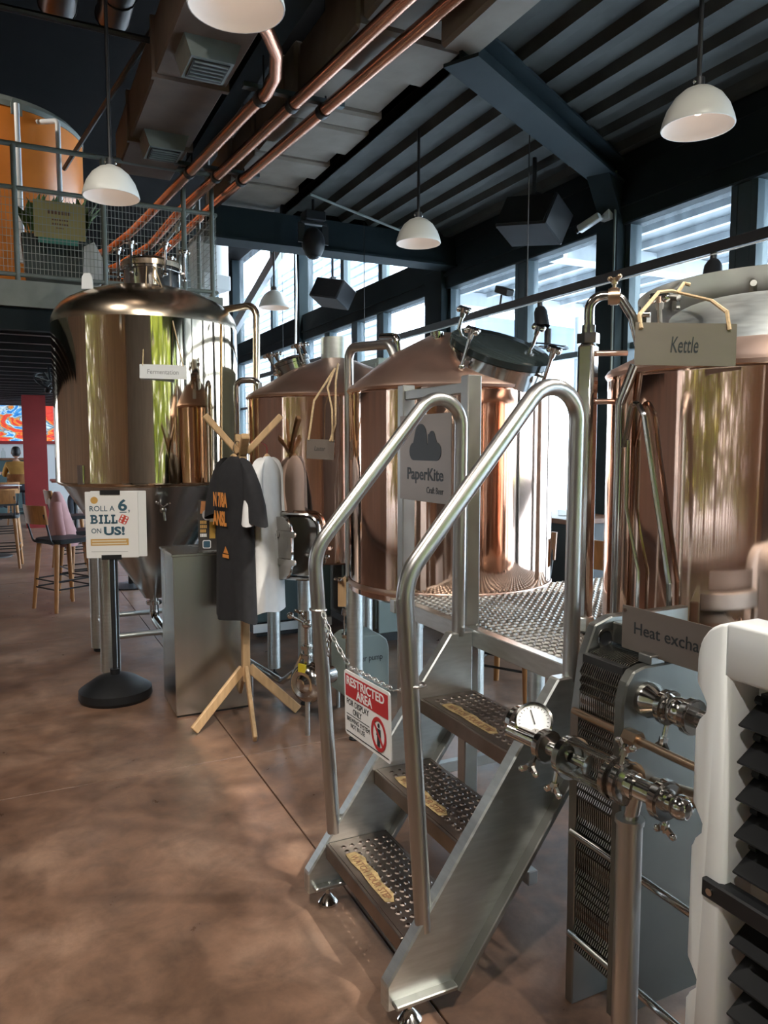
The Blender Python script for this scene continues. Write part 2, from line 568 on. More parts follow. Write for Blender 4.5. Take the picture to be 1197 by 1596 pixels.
rb.prism([(0, 3.40), (.34, 3.69), (.34, 3.71), (0, 3.71)], hm0 @ Matrix.Translation((0, 0, -.18)) if hm0.to_3x3().col[2].dot(sd_) < 0 else hm0, .18)
t = rb.build('trim_1', teal_paint, smooth=False); struct(t, 'dark teal steel roof beam running obliquely under the corrugated deck')
t = ibeam((4.48, 0.6, 3.70), (2.46, -.48, 3.70), .22, .185).build('trim_2', teal_paint, smooth=False); struct(t, 'dark teal steel roof beam behind the viewer')
rb = MB().span((1.75, 7.30, 3.58), (4.55, 7.52, 3.88), bev=.01).span((1.75, 7.27, 3.565), (4.55, 7.55, 3.59))
t = rb.build('trim_3', teal_paint, smooth=False); struct(t, 'deep dark cross beam at the far end of the deck')
# closing gable between cross beam and roof
b = MB().span((2.50, 7.40, 3.86), (4.6, 7.46, 5.66))
t = b.build('wall_gable', black_ceil, smooth=False); struct(t, 'dark gable infill above cross beam')

# window wall at X = 4.5 : columns, mullions, header, sill
ww = MB()
ww.span((4.46, -5.2, 3.37), (4.66, 21.2, 3.80), bev=.01)          # header
ww.span((4.44, -5.2, 3.78), (4.70, 7.5, 3.90))                    # eaves beam
ww.span((4.43, -5.2, 3.50), (4.47, 21.2, 3.53))
wall = ww.build('wall_window', teal_paint, smooth=False)
struct(wall, 'dark teal steel window wall with columns and mullions')
for y0, y1 in ((-5.2, -4.9), (-2.2, -1.95), (0.5, .75), (4.76, 5.00), (7.52, 7.90), (12.2, 12.45), (16.4, 16.7), (20.9, 21.2)):
    MB().span((4.40, y0, 0), (4.66, y1, 3.6 if y0 < 7.6 else 5.6), bev=.008).build('column', teal_paint, wall, smooth=False)
mulls = [-3.5, -0.6, 2.1, 3.66, 6.15, 9.3, 10.15, 11.2, 14.0, 18.5]
for y in mulls:
    MB().span((4.50, y - .055, 0), (4.62, y + .055, 3.4), bev=.006).build('mullion', teal_frame, wall, smooth=False)
for y in (9.3, 10.6, 14.0, 18.5):
    MB().span((4.50, y - .06, 3.8), (4.62, y + .06, 5.6), bev=.006).build('mullion', teal_frame, wall, smooth=False)
edges = sorted([(-4.9, -4.9), (-2.2, -1.95), (.5, .75), (4.76, 5.0), (7.52, 7.9), (12.2, 12.45), (16.4, 16.7), (20.9, 20.9)] + [(y - .055, y + .055) for y in mulls])
for (a0, a1), (c0, c1) in zip(edges[:-1], edges[1:]):
    if c0 - a1 < .2: continue
    MB().span((4.53, a1, 2.39), (4.60, c0, 2.44)).build('transom', teal_frame, wall, smooth=False)
    MB().span((4.52, a1, 0.0), (4.61, c0, 0.10)).build('sill', teal_frame, wall, smooth=False)
    MB().span((4.50, a1, .1), (4.62, a1 + .05, 3.37)).span((4.50, c0 - .05, .1), (4.62, c0, 3.37)).build('jamb', teal_frame, wall, smooth=False)
    MB().span((4.56, a1 + .05, .1), (4.568, c0 - .05, 2.39)).build('pane', glass, wall, smooth=False)
    MB().span((4.56, a1 + .05, 2.44), (4.568, c0 - .05, 3.37)).build('pane', glass, wall, smooth=False)
up = [7.9, 9.3, 10.6, 12.3, 14.0, 16.5, 18.5, 20.9]
for a, c in zip(up[:-1], up[1:]):
    MB().span((4.56, a + .06, 3.8), (4.568, c - .06, 5.6)).build('pane', glass, wall, smooth=False)
t = MB().bar((4.42, 12.6, 5.25), (4.42, 17.6, 3.75), .10, .22).build('trim_4', awn_lt, smooth=False)
struct(t, 'pale raking edge beam across the far clerestory')
# far end wall: corrugated siding above, mural zone below
ew = MB().span((-6.2, 21.0, 0), (4.75, 21.2, 5.7)).build('wall_far', hall_wall, smooth=False)
struct(ew, 'pale wall at the far end of the hall')
b = MB()
for k in range(16):
    z = 3.05 + k * .165
    b.span((0.8, 17.78, z), (4.4, 17.84, z + .03))
sd = MB().span((0.8, 17.84, 2.95), (4.4, 17.95, 5.6)).build('wall_siding', mat('dark_siding', (0.035, 0.045, 0.05), 0.0, .5), smooth=False)
struct(sd, 'dark ribbed siding high at the far end')
b.build('siding_rib', siding_lt, sd, smooth=False)['kind'] = 'stuff'
# left wall: timber slat screen with daylight between the slats near the viewer, open terrace side to the dining hall
b = MB().span((-6.35, -5.2, 4.6), (-6.2, 21.2, 5.7)).span((-6.35, -5.2, 0), (-6.2, 21.2, .12)).span((-6.35, 5.0, 0), (-6.2, 16.2, 4.6)).span((-6.35, -5.2, 0), (-6.2, -4.4, 4.6)).span((-6.35, 16.2, 3.4), (-6.2, 21.2, 4.6)).span((-6.35, 20.2, 0), (-6.2, 21.2, 3.4))
lw = b.build('wall_left', slat_m, smooth=False); struct(lw, 'timber slat wall on the left with terrace openings')
yy = -4.3
while yy < 4.9:
    MB().span((-6.30, yy, 0.12), (-6.22, yy + .185, 4.6)).build('slat', slat_m, lw, smooth=False); yy += .235
for yy in (17.6, 18.9):
    MB().span((-6.33, yy, .12), (-6.22, yy + .12, 3.4)).build('mullion', teal_frame, lw, smooth=False)
g = MB().span((-40, -5.4, -.16), (-6.4, 45, -.06)).build('ground_terrace', paver, smooth=False); struct(g, 'pale terrace ground left of the building')
# back wall behind the viewer with large garden windows
bw = MB()
bw.span((-6.2, -5.35, 0), (.2, -5.2, 5.7)).span((4.4, -5.35, 0), (4.75, -5.2, 5.7)).span((.2, -5.35, 4.5), (4.4, -5.2, 5.7)).span((.2, -5.35, 0), (4.4, -5.2, .25))
bk = bw.build('wall_back', brick_back, smooth=False); struct(bk, 'back wall with garden windows')
for x in (.2, 1.24, 2.27, 3.3, 4.34):
    MB().span((x, -5.33, .25), (x + .06, -5.22, 4.5)).build('mullion', teal_frame, bk, smooth=False)
# outdoors: paving, awning, neighbouring cladding
g = MB().span((4.8, -20, -.16), (40, 45, -.06)).build('ground_outside', paver, smooth=False); struct(g, 'pale outdoor paving beyond the windows')
g = MB().span((-30, -40, -.16), (40, -5.4, -.06)).build('ground_garden', mat('garden_grass', (0.10, 0.16, 0.04), 0, .9, var=.3, scale=2), smooth=False); struct(g, 'garden ground behind the building')
aw = thing('awning', 'dark corrugated awning with pale purlins outside the windows', 'awning', (6.0, 3.0, 0))
b = MB()
b.span((4.9, -4.0, 3.58), (7.4, 8.6, 3.62))
b.build('sheet', awn_m, aw, smooth=False)
for y in (-2.5, .6, 3.2, 5.9, 8.4):
    MB().span((4.8, y, 3.40), (7.4, y + .22, 3.57)).build('purlin', awn_lt, aw, smooth=False)
for x in (5.2, 5.6, 6.0, 6.4, 6.8, 7.2):
    MB().span((x, -4.0, 3.52), (x + .05, 8.6, 3.58)).build('batten', awn_lt, aw, smooth=False)
for y in (-2.4, 3.3, 8.5):
    MB().cyl((7.2, y, -.06), (7.2, y, 3.5), .05).build('post', awn_lt, aw)
b = MB()
for k in range(22):
    z = 2.3 + k * .26
    b.span((9.0, 18.5, z), (9.1, 44, z + .05))
sdw = MB().span((9.1, 18.5, -.06), (9.3, 44, 8.0)).build('neighbour_wall', siding_lt, smooth=False)
tag(sdw, 'pale ribbed wall of the neighbouring building outside far windows', 'building')
o = b.build('rib', out_blue, sdw, smooth=False); o['kind'] = 'stuff'
for lab, poly_, xx in (('large blue-grey shade sail high outside the windows', [(9.5, 3.62), (14.6, 5.0), (14.6, 5.35), (9.5, 5.35)], 9.0), ('lower blue-grey shade sail outside the windows', [(10.2, 3.22), (11.8, 3.22), (14.4, 3.7), (14.4, 4.5), (10.2, 3.55)], 9.3)):
    sl = thing('shade_sail', lab, 'shade sail', (xx, 12, 0))
    MB().prism(poly_, frame((xx, 0, 0), (0, 1, 0), (0, 0, 1)), .06).build('sail', out_blue, sl, smooth=False)
    for (yy, zz) in (poly_[0], poly_[-2] if len(poly_) == 4 else poly_[3]):
        MB().cyl((xx + .03, yy, -.06), (xx + .03, yy, zz + .1), .03).build('mast', awn_lt, sl)
# ================================================================== BREWHOUSE
def perf(b, x0, x1, y0, y1, z, pitch, rh, skip=None, lift=.004):
    nx = max(1, int(round((x1 - x0) / pitch))); ny = max(1, int(round((y1 - y0) / pitch)))
    px = (x1 - x0) / nx; py = (y1 - y0) / ny
    for i in range(nx):
        for j in range(ny):
            cx = x0 + (i + .5) * px; cy = y0 + (j + .5) * py
            if skip and skip(cx, cy): continue
            vs = []
            for k in range(8):
                a = k * PI / 4
                c, s_ = math.cos(a), math.sin(a)
                q = max(abs(c), abs(s_))
                vs.append((cx + c / q * px / 2, cy + s_ / q * py / 2, z))
            for rr, dz in ((rh * 1.75, 0), (rh, lift), (rh, lift - .008)):
                for k in range(8):
                    a = k * PI / 4
                    vs.append((cx + rr * math.cos(a), cy + rr * math.sin(a), z + dz))
            fs = []
            for L in range(3):
                for k in range(8):
                    k2 = (k + 1) % 8
                    fs.append((L * 8 + k, L * 8 + k2, L * 8 + 8 + k2, L * 8 + 8 + k))
            b._faces([V(v) for v in vs], fs)

def level_foot(b, x, y, h=.07, r=.035):
    b.lathe([(0, 0), (r, 0), (r, .008), (r * .35, .034), (r * .22, .036), (r * .22, h), (0, h)], Matrix.Translation((x, y, 0)), 16)

# ---------------------------------------------------------------- stair
st = thing('platform_stair', 'grey steel three-step stair with perforated treads and two tubular handrails', 'stair', (1.2, 2.05, 0))
poly = [(.86, .135), (.86, .06), (1.08, .06), (1.52, .655), (1.52, .915), (1.425, .915)]
XZ = lambda y: Matrix(((1, 0, 0, 0), (0, 0, 1, y), (0, 1, 0, 0), (0, 0, 0, 1)))
for y in (1.735, 2.345):
    so = MB().prism(poly, XZ(y), .045, bev=.005).build('stringer', steel, st, smooth=False)
    fb = MB()
    fb.bar((1.072, y - .008, .075), (1.508, y - .008, .665), .018, .05, up=(0, 1, 0), bev=.003)
    fb.bar((.875, y - .006, .085), (1.07, y - .006, .085), .014, .045, up=(0, 1, 0), bev=.003)
    fb.build('flange', steel_d, so, smooth=False)
    f = MB(); level_foot(f, .94, y + .02, .075); f.cyl((.94, y + .02, .07), (.94, y + .02, .10), .012, seg=6)
    f.build('foot', polish, st)
for k in range(3):
    xf = .925 + .185 * k; z = .23 * (k + 1)
    b = MB()
    b.span((xf, 1.782, z - .052), (xf + .012, 2.343, z - .001), bev=.002)
    b.span((xf + .222, 1.782, z - .035), (xf + .232, 2.343, z - .001), bev=.002)
    b.span((xf + .012, 1.782, z - .006), (xf + .032, 2.343, z - .001))
    b.span((xf + .032, 1.782, z - .006), (xf + .222, 1.81, z - .001))
    b.span((xf + .032, 2.315, z - .006), (xf + .222, 2.343, z - .001))
    perf(b, xf + .032, xf + .222, 1.81, 2.315, z - .001, .031, .0060, None, .0028)
    tr = b.build('tread', steel_tread, st, smooth=False)
    yb = MB()
    yb.prism([(0, .004), (.05, 0), (.12, .006), (.2, .002), (.30, .005), (.31, .03), (.27, .048), (.2, .042), (.15, .052), (.08, .046), (.05, .055), (.0, .04)],
             frame((xf + .03, 2.25, z + .0005), (0, -1, 0), (1, 0, 0)), .0014)
    yb.build('paint_strip', yellow_tread, tr, smooth=False)
    text('WATCH YOUR STEP', frame((xf + .03, 2.25, z + .002), (0, -1, 0), (1, 0, 0)), .02, .012, .27, .024, wood_d, 'lettering', tr, bold=.01)
for y in (1.757, 2.367):
    dx = .02 if y < 2 else 0
    pts = fillet([(.965 + dx, y, .255), (.90 + dx, y, 1.25), (1.475 + dx, y, 1.935), (1.468 + dx, y, .90)], [0, .16, .093, 0], 10)
    MB().tube(pts, .0245, 16).build('handrail', rail_m, st)

# ---------------------------------------------------------------- vessels
MC = V((2.03, 3.37, 0)); MR = .52
LC = V((1.92, 4.62, 0)); LR = .575
KC = V((2.33, 1.78, 0)); KR = .52
FC = V((0.93, 5.88, 0)); FR = .655

def tri_clamp(b, p, d, r, L=.03):
    p = V(p); d = V(d).normalized()
    b.cyl(p - d * L / 2, p + d * L / 2, r * 1.55, seg=16)
    b.cyl(p - d * L * .3, p + d * L * .3, r * 1.72, seg=16)
def wing_nut(b, p, d, L=.06):
    p = V(p); d = V(d).normalized()
    a = V((0, 0, 1)) if abs(d.z) < .9 else V((1, 0, 0))
    s = d.cross(a).normalized()
    b.cyl(p, p + d * L, .006, seg=8)
    b.cyl(p + d * L * .55, p + d * L * .8, .011, seg=8)
    for q in (-1, 1):
        b.bar(p + d * L * .7, p + d * L * 1.0 + s * q * .022, .008, .014)
        b.ball(p + d * L * 1.0 + s * q * .024, .009, seg=8, rings=6)

def manway(parent, base, axis, r, h, lid_mat, n=4, domed=True, off=0.6):
    m = axis_frame(base, axis)
    MB().lathe([(r * 1.0, -.05), (r, h * .55), (r * 1.05, h * .56), (r * 1.05, h * .66)], m, 36).build('manway_collar', polish, parent)
    lid = MB().lathe([(r * 1.06, h * .69), (r * 1.06, h * .9), (r * .98, h * .98), (r * .5, h * (1.16 if domed else .99)), (0, h * (1.22 if domed else .99))], m, 36).build('manway_lid', lid_mat, parent)
    for k in range(n):
        a = off + 2 * PI * k / n
        p = m @ V((r * 1.16 * math.cos(a), r * 1.16 * math.sin(a), h * .3))
        ax = (m.to_3x3() @ V((0, 0, 1)))
        b = MB()
        b.cyl(p, p + ax * h * .95, .009, seg=8)
        b.ball(p, .016, seg=8, rings=6)
        b.bar(p + ax * h * .28, m @ V((r * .98 * math.cos(a), r * .98 * math.sin(a), h * .55)), .02, .012)
        top = p + ax * h * .95
        b.cyl(top, top + ax * .03, .013, .016, seg=8)
        # star knob
        tm = axis_frame(top + ax * .032, ax)
        b.cyl(top + ax * .026, top + ax * .050, .022, .028, seg=10)
        for q in range(4):
            c = tm @ V((.030 * math.cos(q * PI / 2), .030 * math.sin(q * PI / 2), .006))
            b.ball(c, .014, seg=8, rings=6)
        b.build('clamp_bolt', polish, parent)
    return lid

def legs(parent, c, offs, ztop, r=.045, mat_=steel):
    for dx, dy in offs:
        x, y = c.x + dx, c.y + dy
        MB().cyl((x, y, .065), (x, y, ztop), r, seg=20).build('leg', mat_, parent)
        f = MB(); level_foot(f, x, y, .07, .034); f.build('foot', black_pl, parent)

# mash tun
mt = thing('mash_tun', 'tall polished copper mash tun on the perforated platform with an open-side manway', 'brewing tank', MC)
MB().lathe([(0, .86), (MR - .03, .86), (MR, .875), (MR, .885), (MR, 1.855), (MR, 1.865), (MR + .004, 1.87)], Matrix.Translation(MC), 72).build('shell', copper, mt, ang=50)
MB().lathe([(MR + .004, 1.868), (MR + .010, 1.88), (MR, 1.895), (.30, 2.065), (.10, 2.165), (0, 2.175)], Matrix.Translation(MC), 72).build('cone_roof', copper_cone, mt)
MB().lathe([(MR + .003, .90), (MR + .006, .905), (MR + .006, .925), (MR + .003, .93)], Matrix.Translation(MC), 72).build('base_band', copper_cone, mt)
legs(mt, MC, ((-.395, .325), (.36, .28), (.36, -.28), (-.36, -.28)), .87)
ax = V((.04, -.50, 1)).normalized()
manway(mt, MC + V((.055, -.31, 1.955)), ax, .232, .14, mat('dark_glass_lid', (.018, .024, .024), .0, .10), 4, False, .3)
# overflow elbow from the roof
b = MB(); b.tube(fillet([(1.79, 3.50, 2.04), (1.79, 3.50, 2.16), (1.76, 3.62, 2.17)], .03, 5), .02, 12); b.cyl((1.90, 3.28, 2.05), (1.90, 3.28, 2.16), .02); tri_clamp(b, (1.90, 3.28, 2.15), (0, 0, 1), .02, .02)
b.build('roof_nozzle', polish, mt)

# lauter tun
lt = thing('lauter_tun', 'copper lauter tun with chimney neck and square side hatch beside fermentation tank', 'brewing tank', LC)
MB().lathe([(0, .90), (LR - .03, .90), (LR, .915), (LR, .925), (LR, 1.885), (LR, 1.895), (LR + .004, 1.90)], Matrix.Translation(LC), 72).build('shell', copper, lt, ang=50)
MB().lathe([(LR + .004, 1.898), (LR + .010, 1.91), (LR, 1.925), (.30, 2.085), (.10, 2.165)], Matrix.Translation(LC), 72).build('cone_roof', copper_cone, lt)
MB().lathe([(.10, 2.13), (.10, 2.30), (.093, 2.30), (.093, 2.13)], Matrix.Translation(LC), 32).build('chimney', steel, lt)
legs(lt, LC, ((-.33, -.27), (-.33, .36), (.38, .36), (.38, -.30)), .91)
ax = V((-.35, .05, 1)).normalized()
manway(lt, LC + V((-.22, .20, 2.09)), ax, .12, .09, polish, 4, True, .2)
b = MB().prism([(-.03, 0), (.03, 0), (.03, .05), (.02, .07), (-.02, .07), (-.03, .05)], frame(LC + V((-.42, .32, 1.955)), (.6, .8, 0), (0, 0, 1)), .008)
b.build('lifting_eye', white_pl, lt, smooth=False)
# square side hatch on the left-front of the lauter tun
hd = V((-.72, -.69, 0)).normalized()
hm = frame(LC + hd * (LR - .03) + V((0, 0, 1.02)), V((0, 0, 1)).cross(hd), (0, 0, 1))
def rrect(w, h, r, n=5):
    out = []
    for cx, cy, a0 in ((w / 2 - r, h / 2 - r, 0), (-w / 2 + r, h / 2 - r, PI / 2), (-w / 2 + r, -h / 2 + r, PI), (w / 2 - r, -h / 2 + r, 1.5 * PI)):
        for k in range(n + 1):
            a = a0 + PI / 2 * k / n
            out.append((cx + r * math.cos(a), cy + r * math.sin(a)))
    return out
hb = MB().prism(rrect(.31, .34, .07), hm, .10).build('hatch_neck', polish, lt)
hdoor = MB().prism(rrect(.33, .36, .075), hm @ Matrix.Translation((-.10, 0, .16)) @ Matrix.Rotation(-.28, 4, 'Y'), .022, bev=.006).build('hatch_door', polish, lt)
dm = hm @ Matrix.Translation((-.10, 0, .186)) @ Matrix.Rotation(-.28, 4, 'Y')
b = MB()
for q in (-.075, .085):
    b.prism(rrect(.44, .035, .012, 3), dm @ Matrix.Translation((-.02, q, 0)), .012)
    b.cyl(dm @ V((-.235, q, .02)), dm @ V((-.30, q, .02)), .013, seg=10)
b.build('hinge_strap', polish, hdoor)
MB().tube([dm @ V((x, y, .03)) for x, y in rrect(.12, .24, .04)], .009, 8, closed=True).build('hatch_handle', polish, hdoor)
rr = MB().tube([hm @ V((x, y, .11)) for x, y in rrect(.34, .37, .08)], .014, 8, closed=True).build('hatch_ring', polish, lt)
b = MB(); b.bar(hm @ V((.10, -.04, .15)), hm @ V((.24, -.04, .17)), .015, .02); b.ball(hm @ V((.25, -.04, .17)), .014); b.build('latch_handle', polish, lt)

# kettle
kt = thing('brew_kettle', 'large polished copper kettle at the right behind the heat exchanger', 'brewing tank', KC)
MB().lathe([(0, .62), (KR - .03, .62), (KR, .635), (KR, .645), (KR, 1.825), (KR, 1.835), (KR + .004, 1.84)], Matrix.Translation(KC), 80).build('shell', copper, kt, ang=50)
MB().lathe([(KR + .004, 1.838), (KR + .010, 1.85), (KR, 1.865), (.36, 1.945), (.20, 1.975), (0, 1.98)], Matrix.Translation(KC), 72).build('cone_roof', copper_cone, kt)
legs(kt, KC, ((-.36, .1), (.36, .1), (.1, .36), (.1, -.36)), .63)
ax = V((-.33, -.25, 1)).normalized()
kb = KC + V((-.05, -.04, 1.91))
lid_k = manway(kt, kb, ax, .29, .15, steel, 3, True, 1.9)
km = frame(kb, V((.6, -.8, 0)) - ax * ax.dot(V((.6, -.8, 0))), ax.cross(V((.6, -.8, 0))))
MB().lathe([(.40, -.10), (.40, .215), (.405, .215), (.405, -.10)], km, 40, close=True, a0=-PI * .12, a1=PI * 1.10).build('splash_guard', steel_d, kt)
for a in (PI * 1.0, PI * .80, PI * .55):
    b = MB()
    p = km @ V((.40 * math.cos(a), .40 * math.sin(a), .16))
    inw = (km.to_3x3() @ V((-math.cos(a), -math.sin(a), 0)))
    b.cyl(p, p + inw * .03, .012, seg=10)
    b.box(p + inw * .018 - ax * .02, (.02, .02, .05))
    b.build('guard_bolt', polish, kt)
# curved steam line and drain tubes on the kettle face
def surf(c, r, az, z):
    a = math.radians(az)
    return V((c.x + r * math.sin(a), c.y + r * math.cos(a), z))
b = MB().tube(fillet([surf(KC, KR + .03, 283, .95), surf(KC, KR + .03, 283, 1.74), surf(KC, KR + .01, 278, 1.86)], .05, 5), .016, 10)
b.build('steam_line', polish, kt)
b = MB().tube(fillet([surf(KC, KR + .022, 281, 1.60), surf(KC, KR + .026, 276, 1.76), surf(KC, KR + .024, 271, 1.70), surf(KC, KR + .024, 262, 1.32), surf(KC, KR + .024, 259, 1.18), surf(KC, KR + .024, 258, .9)], .04, 5), .009, 8)
b.tube([surf(KC, KR + .02, 279, 1.62), surf(KC, KR + .02, 279, 1.40), surf(KC, KR + .02, 272, 1.2), surf(KC, KR + .02, 272, .9)], .006, 8)
b.build('drain_tube', polish, kt)

# fermentation tank
ft = thing('fermentation_tank', 'tall bronze-toned fermentation tank with conical steel bottom on four legs', 'brewing tank', FC)
MB().lathe([(FR - .03, 1.325), (FR, 1.345), (FR, 1.355), (FR, 2.46)], Matrix.Translation(FC), 96).build('shell', bronze, ft, ang=60)
MB().lathe([(FR, 2.46), (FR - .001, 2.475), (FR - .006, 2.51), (FR - .025, 2.555), (FR - .06, 2.60), (FR - .11, 2.64), (FR - .20, 2.685), (FR - .33, 2.73), (.16, 2.765), (0, 2.775)], Matrix.Translation(FC), 72).build('dome', bronze_top, ft, ang=60)
MB().lathe([(FR - .04, 1.335), (FR - .06, 1.30), (.08, .48), (.07, .46), (0, .46)], Matrix.Translation(FC), 72).build('cone_bottom', cone_steel, ft, ang=60)
for dx, dy in ((-.36, -.36), (-.36, .36), (.36, -.36), (.36, .36)):
    x, y = FC.x + dx, FC.y + dy
    MB().cyl((x, y, .03), (x, y, 1.33), .066, seg=24).build('leg', steel, ft)
    f = MB(); f.cyl((x, y, 0), (x, y, .035), .05); f.build('foot', black_pl, ft)
for dy in (-.36, .36):
    MB().cyl((FC.x - .36, FC.y + dy, .27), (FC.x + .36, FC.y + dy, .27), .02).build('leg_brace', steel, ft)
for dx in (-.36, .36):
    MB().cyl((FC.x + dx, FC.y - .36, .27), (FC.x + dx, FC.y + .36, .27), .02).build('leg_brace', steel, ft)
manway(ft, FC + V((.04, -.05, 2.77)), (0, 0, 1), .20, .17, bronze_top, 6, True, .25)
b = MB(); b.tube(fillet([FC + V((0, 0, .48)), FC + V((0, 0, .30)), FC + V((.03, -.34, .24))], .08, 6), .035, 12); tri_clamp(b, FC + V((0, 0, .42)), (0, 0, 1), .035)
b.build('outlet_elbow', polish, ft)
# sample valve on the cone
p = FC + V((-.02, -.545, 1.19))
b = MB(); b.cyl(p, p + V((0, -.10, -.03)), .012); b.ball(p + V((0, -.07, -.02)), .024); wing_nut(b, p + V((0, -.07, 0)), (-.7, -.1, .6), .05); wing_nut(b, p + V((0, -.07, 0)), (.7, -.1, .4), .05); b.cyl(p + V((0, -.09, -.02)), p + V((.005, -.10, -.09)), .009)
b.build('sample_valve', polish, ft)
b = MB(); b.tube(fillet([FC + V((.52, -.16, 2.62)), FC + V((.70, -.46, 2.62)), FC + V((.66, -.52, 1.10))], .09, 8), .026, 12)
b.build('vent_pipe', bronze_top, ft)
b = MB(); b.tube(fillet([FC + V((.50, -.62, 1.0)), FC + V((.50, -.62, 2.06)), FC + V((.63, -.72, 2.06)), FC + V((.63, -.72, 1.2))], .05, 6), .022, 12)
b.build('spray_pipe', polish, ft)
b = MB(); b.prism([(-.04, -.02), (.04, -.02), (.035, .06), (.02, .085), (-.02, .085), (-.035, .06)], frame(FC + V((-.42, -.25, 2.69)), (.8, -.4, 0), (0, 0, 1)), .012); b.build('lifting_eye', white_pl, ft, smooth=False)
pl = MB(); a = surf(FC, FR + .004, 232, 1.41)
pl.box(a, (.05, .01, .13), Matrix.Rotation(math.radians(-52), 3, 'Z')); pl.build('type_plate', polish, ft, smooth=False)

# ---------------------------------------------------------------- platform
pf = thing('brew_platform', 'steel work platform of dimpled perforated plate between mash tun and kettle', 'platform', (2.0, 2.4, 0))
def skip(x, y):
    return (V((x, y, 0)) - MC).length < MR + .012 or (V((x, y, 0)) - KC).length < KR + .03
b = MB()
perf(b, 1.56, 2.74, 1.80, 3.00, .92, .036, .0085, skip, .006)
b.build('deck_plate', steel_d, pf, smooth=False)
b = MB()
b.span((1.52, 1.70, .855), (1.56, 3.00, .922), bev=.003)
b.build('edge_beam', steel, pf, smooth=False)
MB().span((1.56, 1.72, .86), (1.85, 1.80, .921), bev=.003).build('edge_beam', steel, pf, smooth=False)
MB().span((1.5, 2.955, .86), (1.62, 3.0, .921), bev=.003).build('edge_beam', steel, pf, smooth=False)
for x, y, zt in ((1.552, 2.425, 1.865), (1.552, 2.945, 1.865), (2.50, 2.86, 1.86)):
    MB().span((x - .03, y - .027, .012), (x + .03, y + .027, zt), bev=.004).build('post', steel_d, pf, smooth=False)
for x, y in ((2.70, 2.92), (2.60, 2.40)):
    MB().cyl((x, y, .0), (x, y, .90), .04).build('leg', steel, pf)
MB().span((1.53, 2.452, 1.80), (1.57, 2.918, 1.84), bev=.003).build('cross_bar', steel_d, pf, smooth=False)
MB().span((1.53, 2.0, .10), (1.57, 2.918, .15), bev=.003).build('floor_rail', steel_d, pf, smooth=False)
MB().span((1.57, 2.90, .10), (2.66, 2.94, .15), bev=.003).build('floor_rail', steel_d, pf, smooth=False)
MB().span((1.53, 1.75, .0), (1.57, 1.79, .86), bev=.003).build('leg', steel_d, pf, smooth=False)

# ---------------------------------------------------------------- tall sight tube in front of kettle
sg = thing('sight_tube', 'tall square sight tube with brass-nut elbow standing before the kettle', 'sight tube', (1.86, 2.14, .92))
MB().box((1.86, 2.14, 1.45), (.062, .062, 1.03), rotz(.5).to_3x3(), bev=.012).build('tube', polish, sg)
b = MB().box((1.86, 2.14, .955), (.07, .07, .06), rotz(.5).to_3x3(), bev=.008); b.build('base_clamp', steel, sg)
b = MB().cyl((1.86, 2.14, 1.965), (1.86, 2.14, 2.00), .04, seg=6).cyl((1.86, 2.14, 2.00), (1.86, 2.14, 2.03), .024)
b.build('nut', polish, sg, ang=20)
b = MB().tube(fillet([(1.86, 2.14, 2.02), (1.86, 2.14, 2.13), (1.93, 2.07, 2.13), (1.965, 2.035, 2.05), (1.99, 2.02, 1.94)], .05, 6), .017, 12)
b.build('elbow', polish, sg)
b = MB(); tri_clamp(b, (1.92, 2.08, 2.125), (.7, -.7, 0), .018, .04); wing_nut(b, (1.92, 2.08, 2.14), (0, 0, 1), .05); b.build('clamp', brass, sg)
for z in (1.76, 1.93):
    MB().cyl((1.88, 2.12, z), (1.97, 2.06, z), .01).build('bracket', copper_cone, sg)
# ================================================================== SIGNS AND LOOSE THINGS AROUND THE BREWHOUSE
def board(parent, m, w, h, t, mat_, name='panel', r=.006, bev=0.0):
    return MB().prism([(x + w / 2, y + h / 2) for x, y in rrect(w, h, r, 4)], m @ Matrix.Translation((0, 0, -t)), t, bev).build(name, mat_, parent, smooth=False)
plate_m = mat('engraved_plate_steel', (0.22, 0.185, 0.16), 0.60, 0.42, var=0.06, scale=4, stretch=(1, 1, 3))

# logo plate on the platform posts
lp = thing('logo_plate', 'square brushed steel plate with black cloud logo between the platform posts', 'sign', (1.505, 2.70, 1.375))
lm = frame((1.512, 2.925, 1.375), (0, -1, 0), (0, 0, 1))
LW, LH = .425, .355
board(lp, lm, LW, LH, .003, plate_m, 'plate', .003)
def arc(cx, cy, r, a0, a1, n=10):
    return [(cx + r * math.cos(math.radians(a0 + (a1 - a0) * k / n)), cy + r * math.sin(math.radians(a0 + (a1 - a0) * k / n))) for k in range(n + 1)]
S = .42
cl = []
cl += arc(.135, .205, .037, 270, 95, 8)
cl += arc(.195, .268, .050, 165, 12, 10)
cl += [(.250, .240), (.256, .232), (.256, .275)]
cl += arc(.288, .262, .026, 150, 15, 8)
cl += arc(.325, .205, .037, 85, -90, 9)
MB().prism([(x - .01, y) for x, y in cl], lm @ Matrix.Translation((0, 0, .0004)), .0012).build('cloud_logo', ink, lp, smooth=False)
text('PaperKite', lm, .068, .072, .30, .066, ink, 'lettering', lp, bold=.02, depth=.001)
text('Craft Beer', lm, .235, .036, .135, .026, ink, 'lettering', lp, bold=.006, depth=.001)

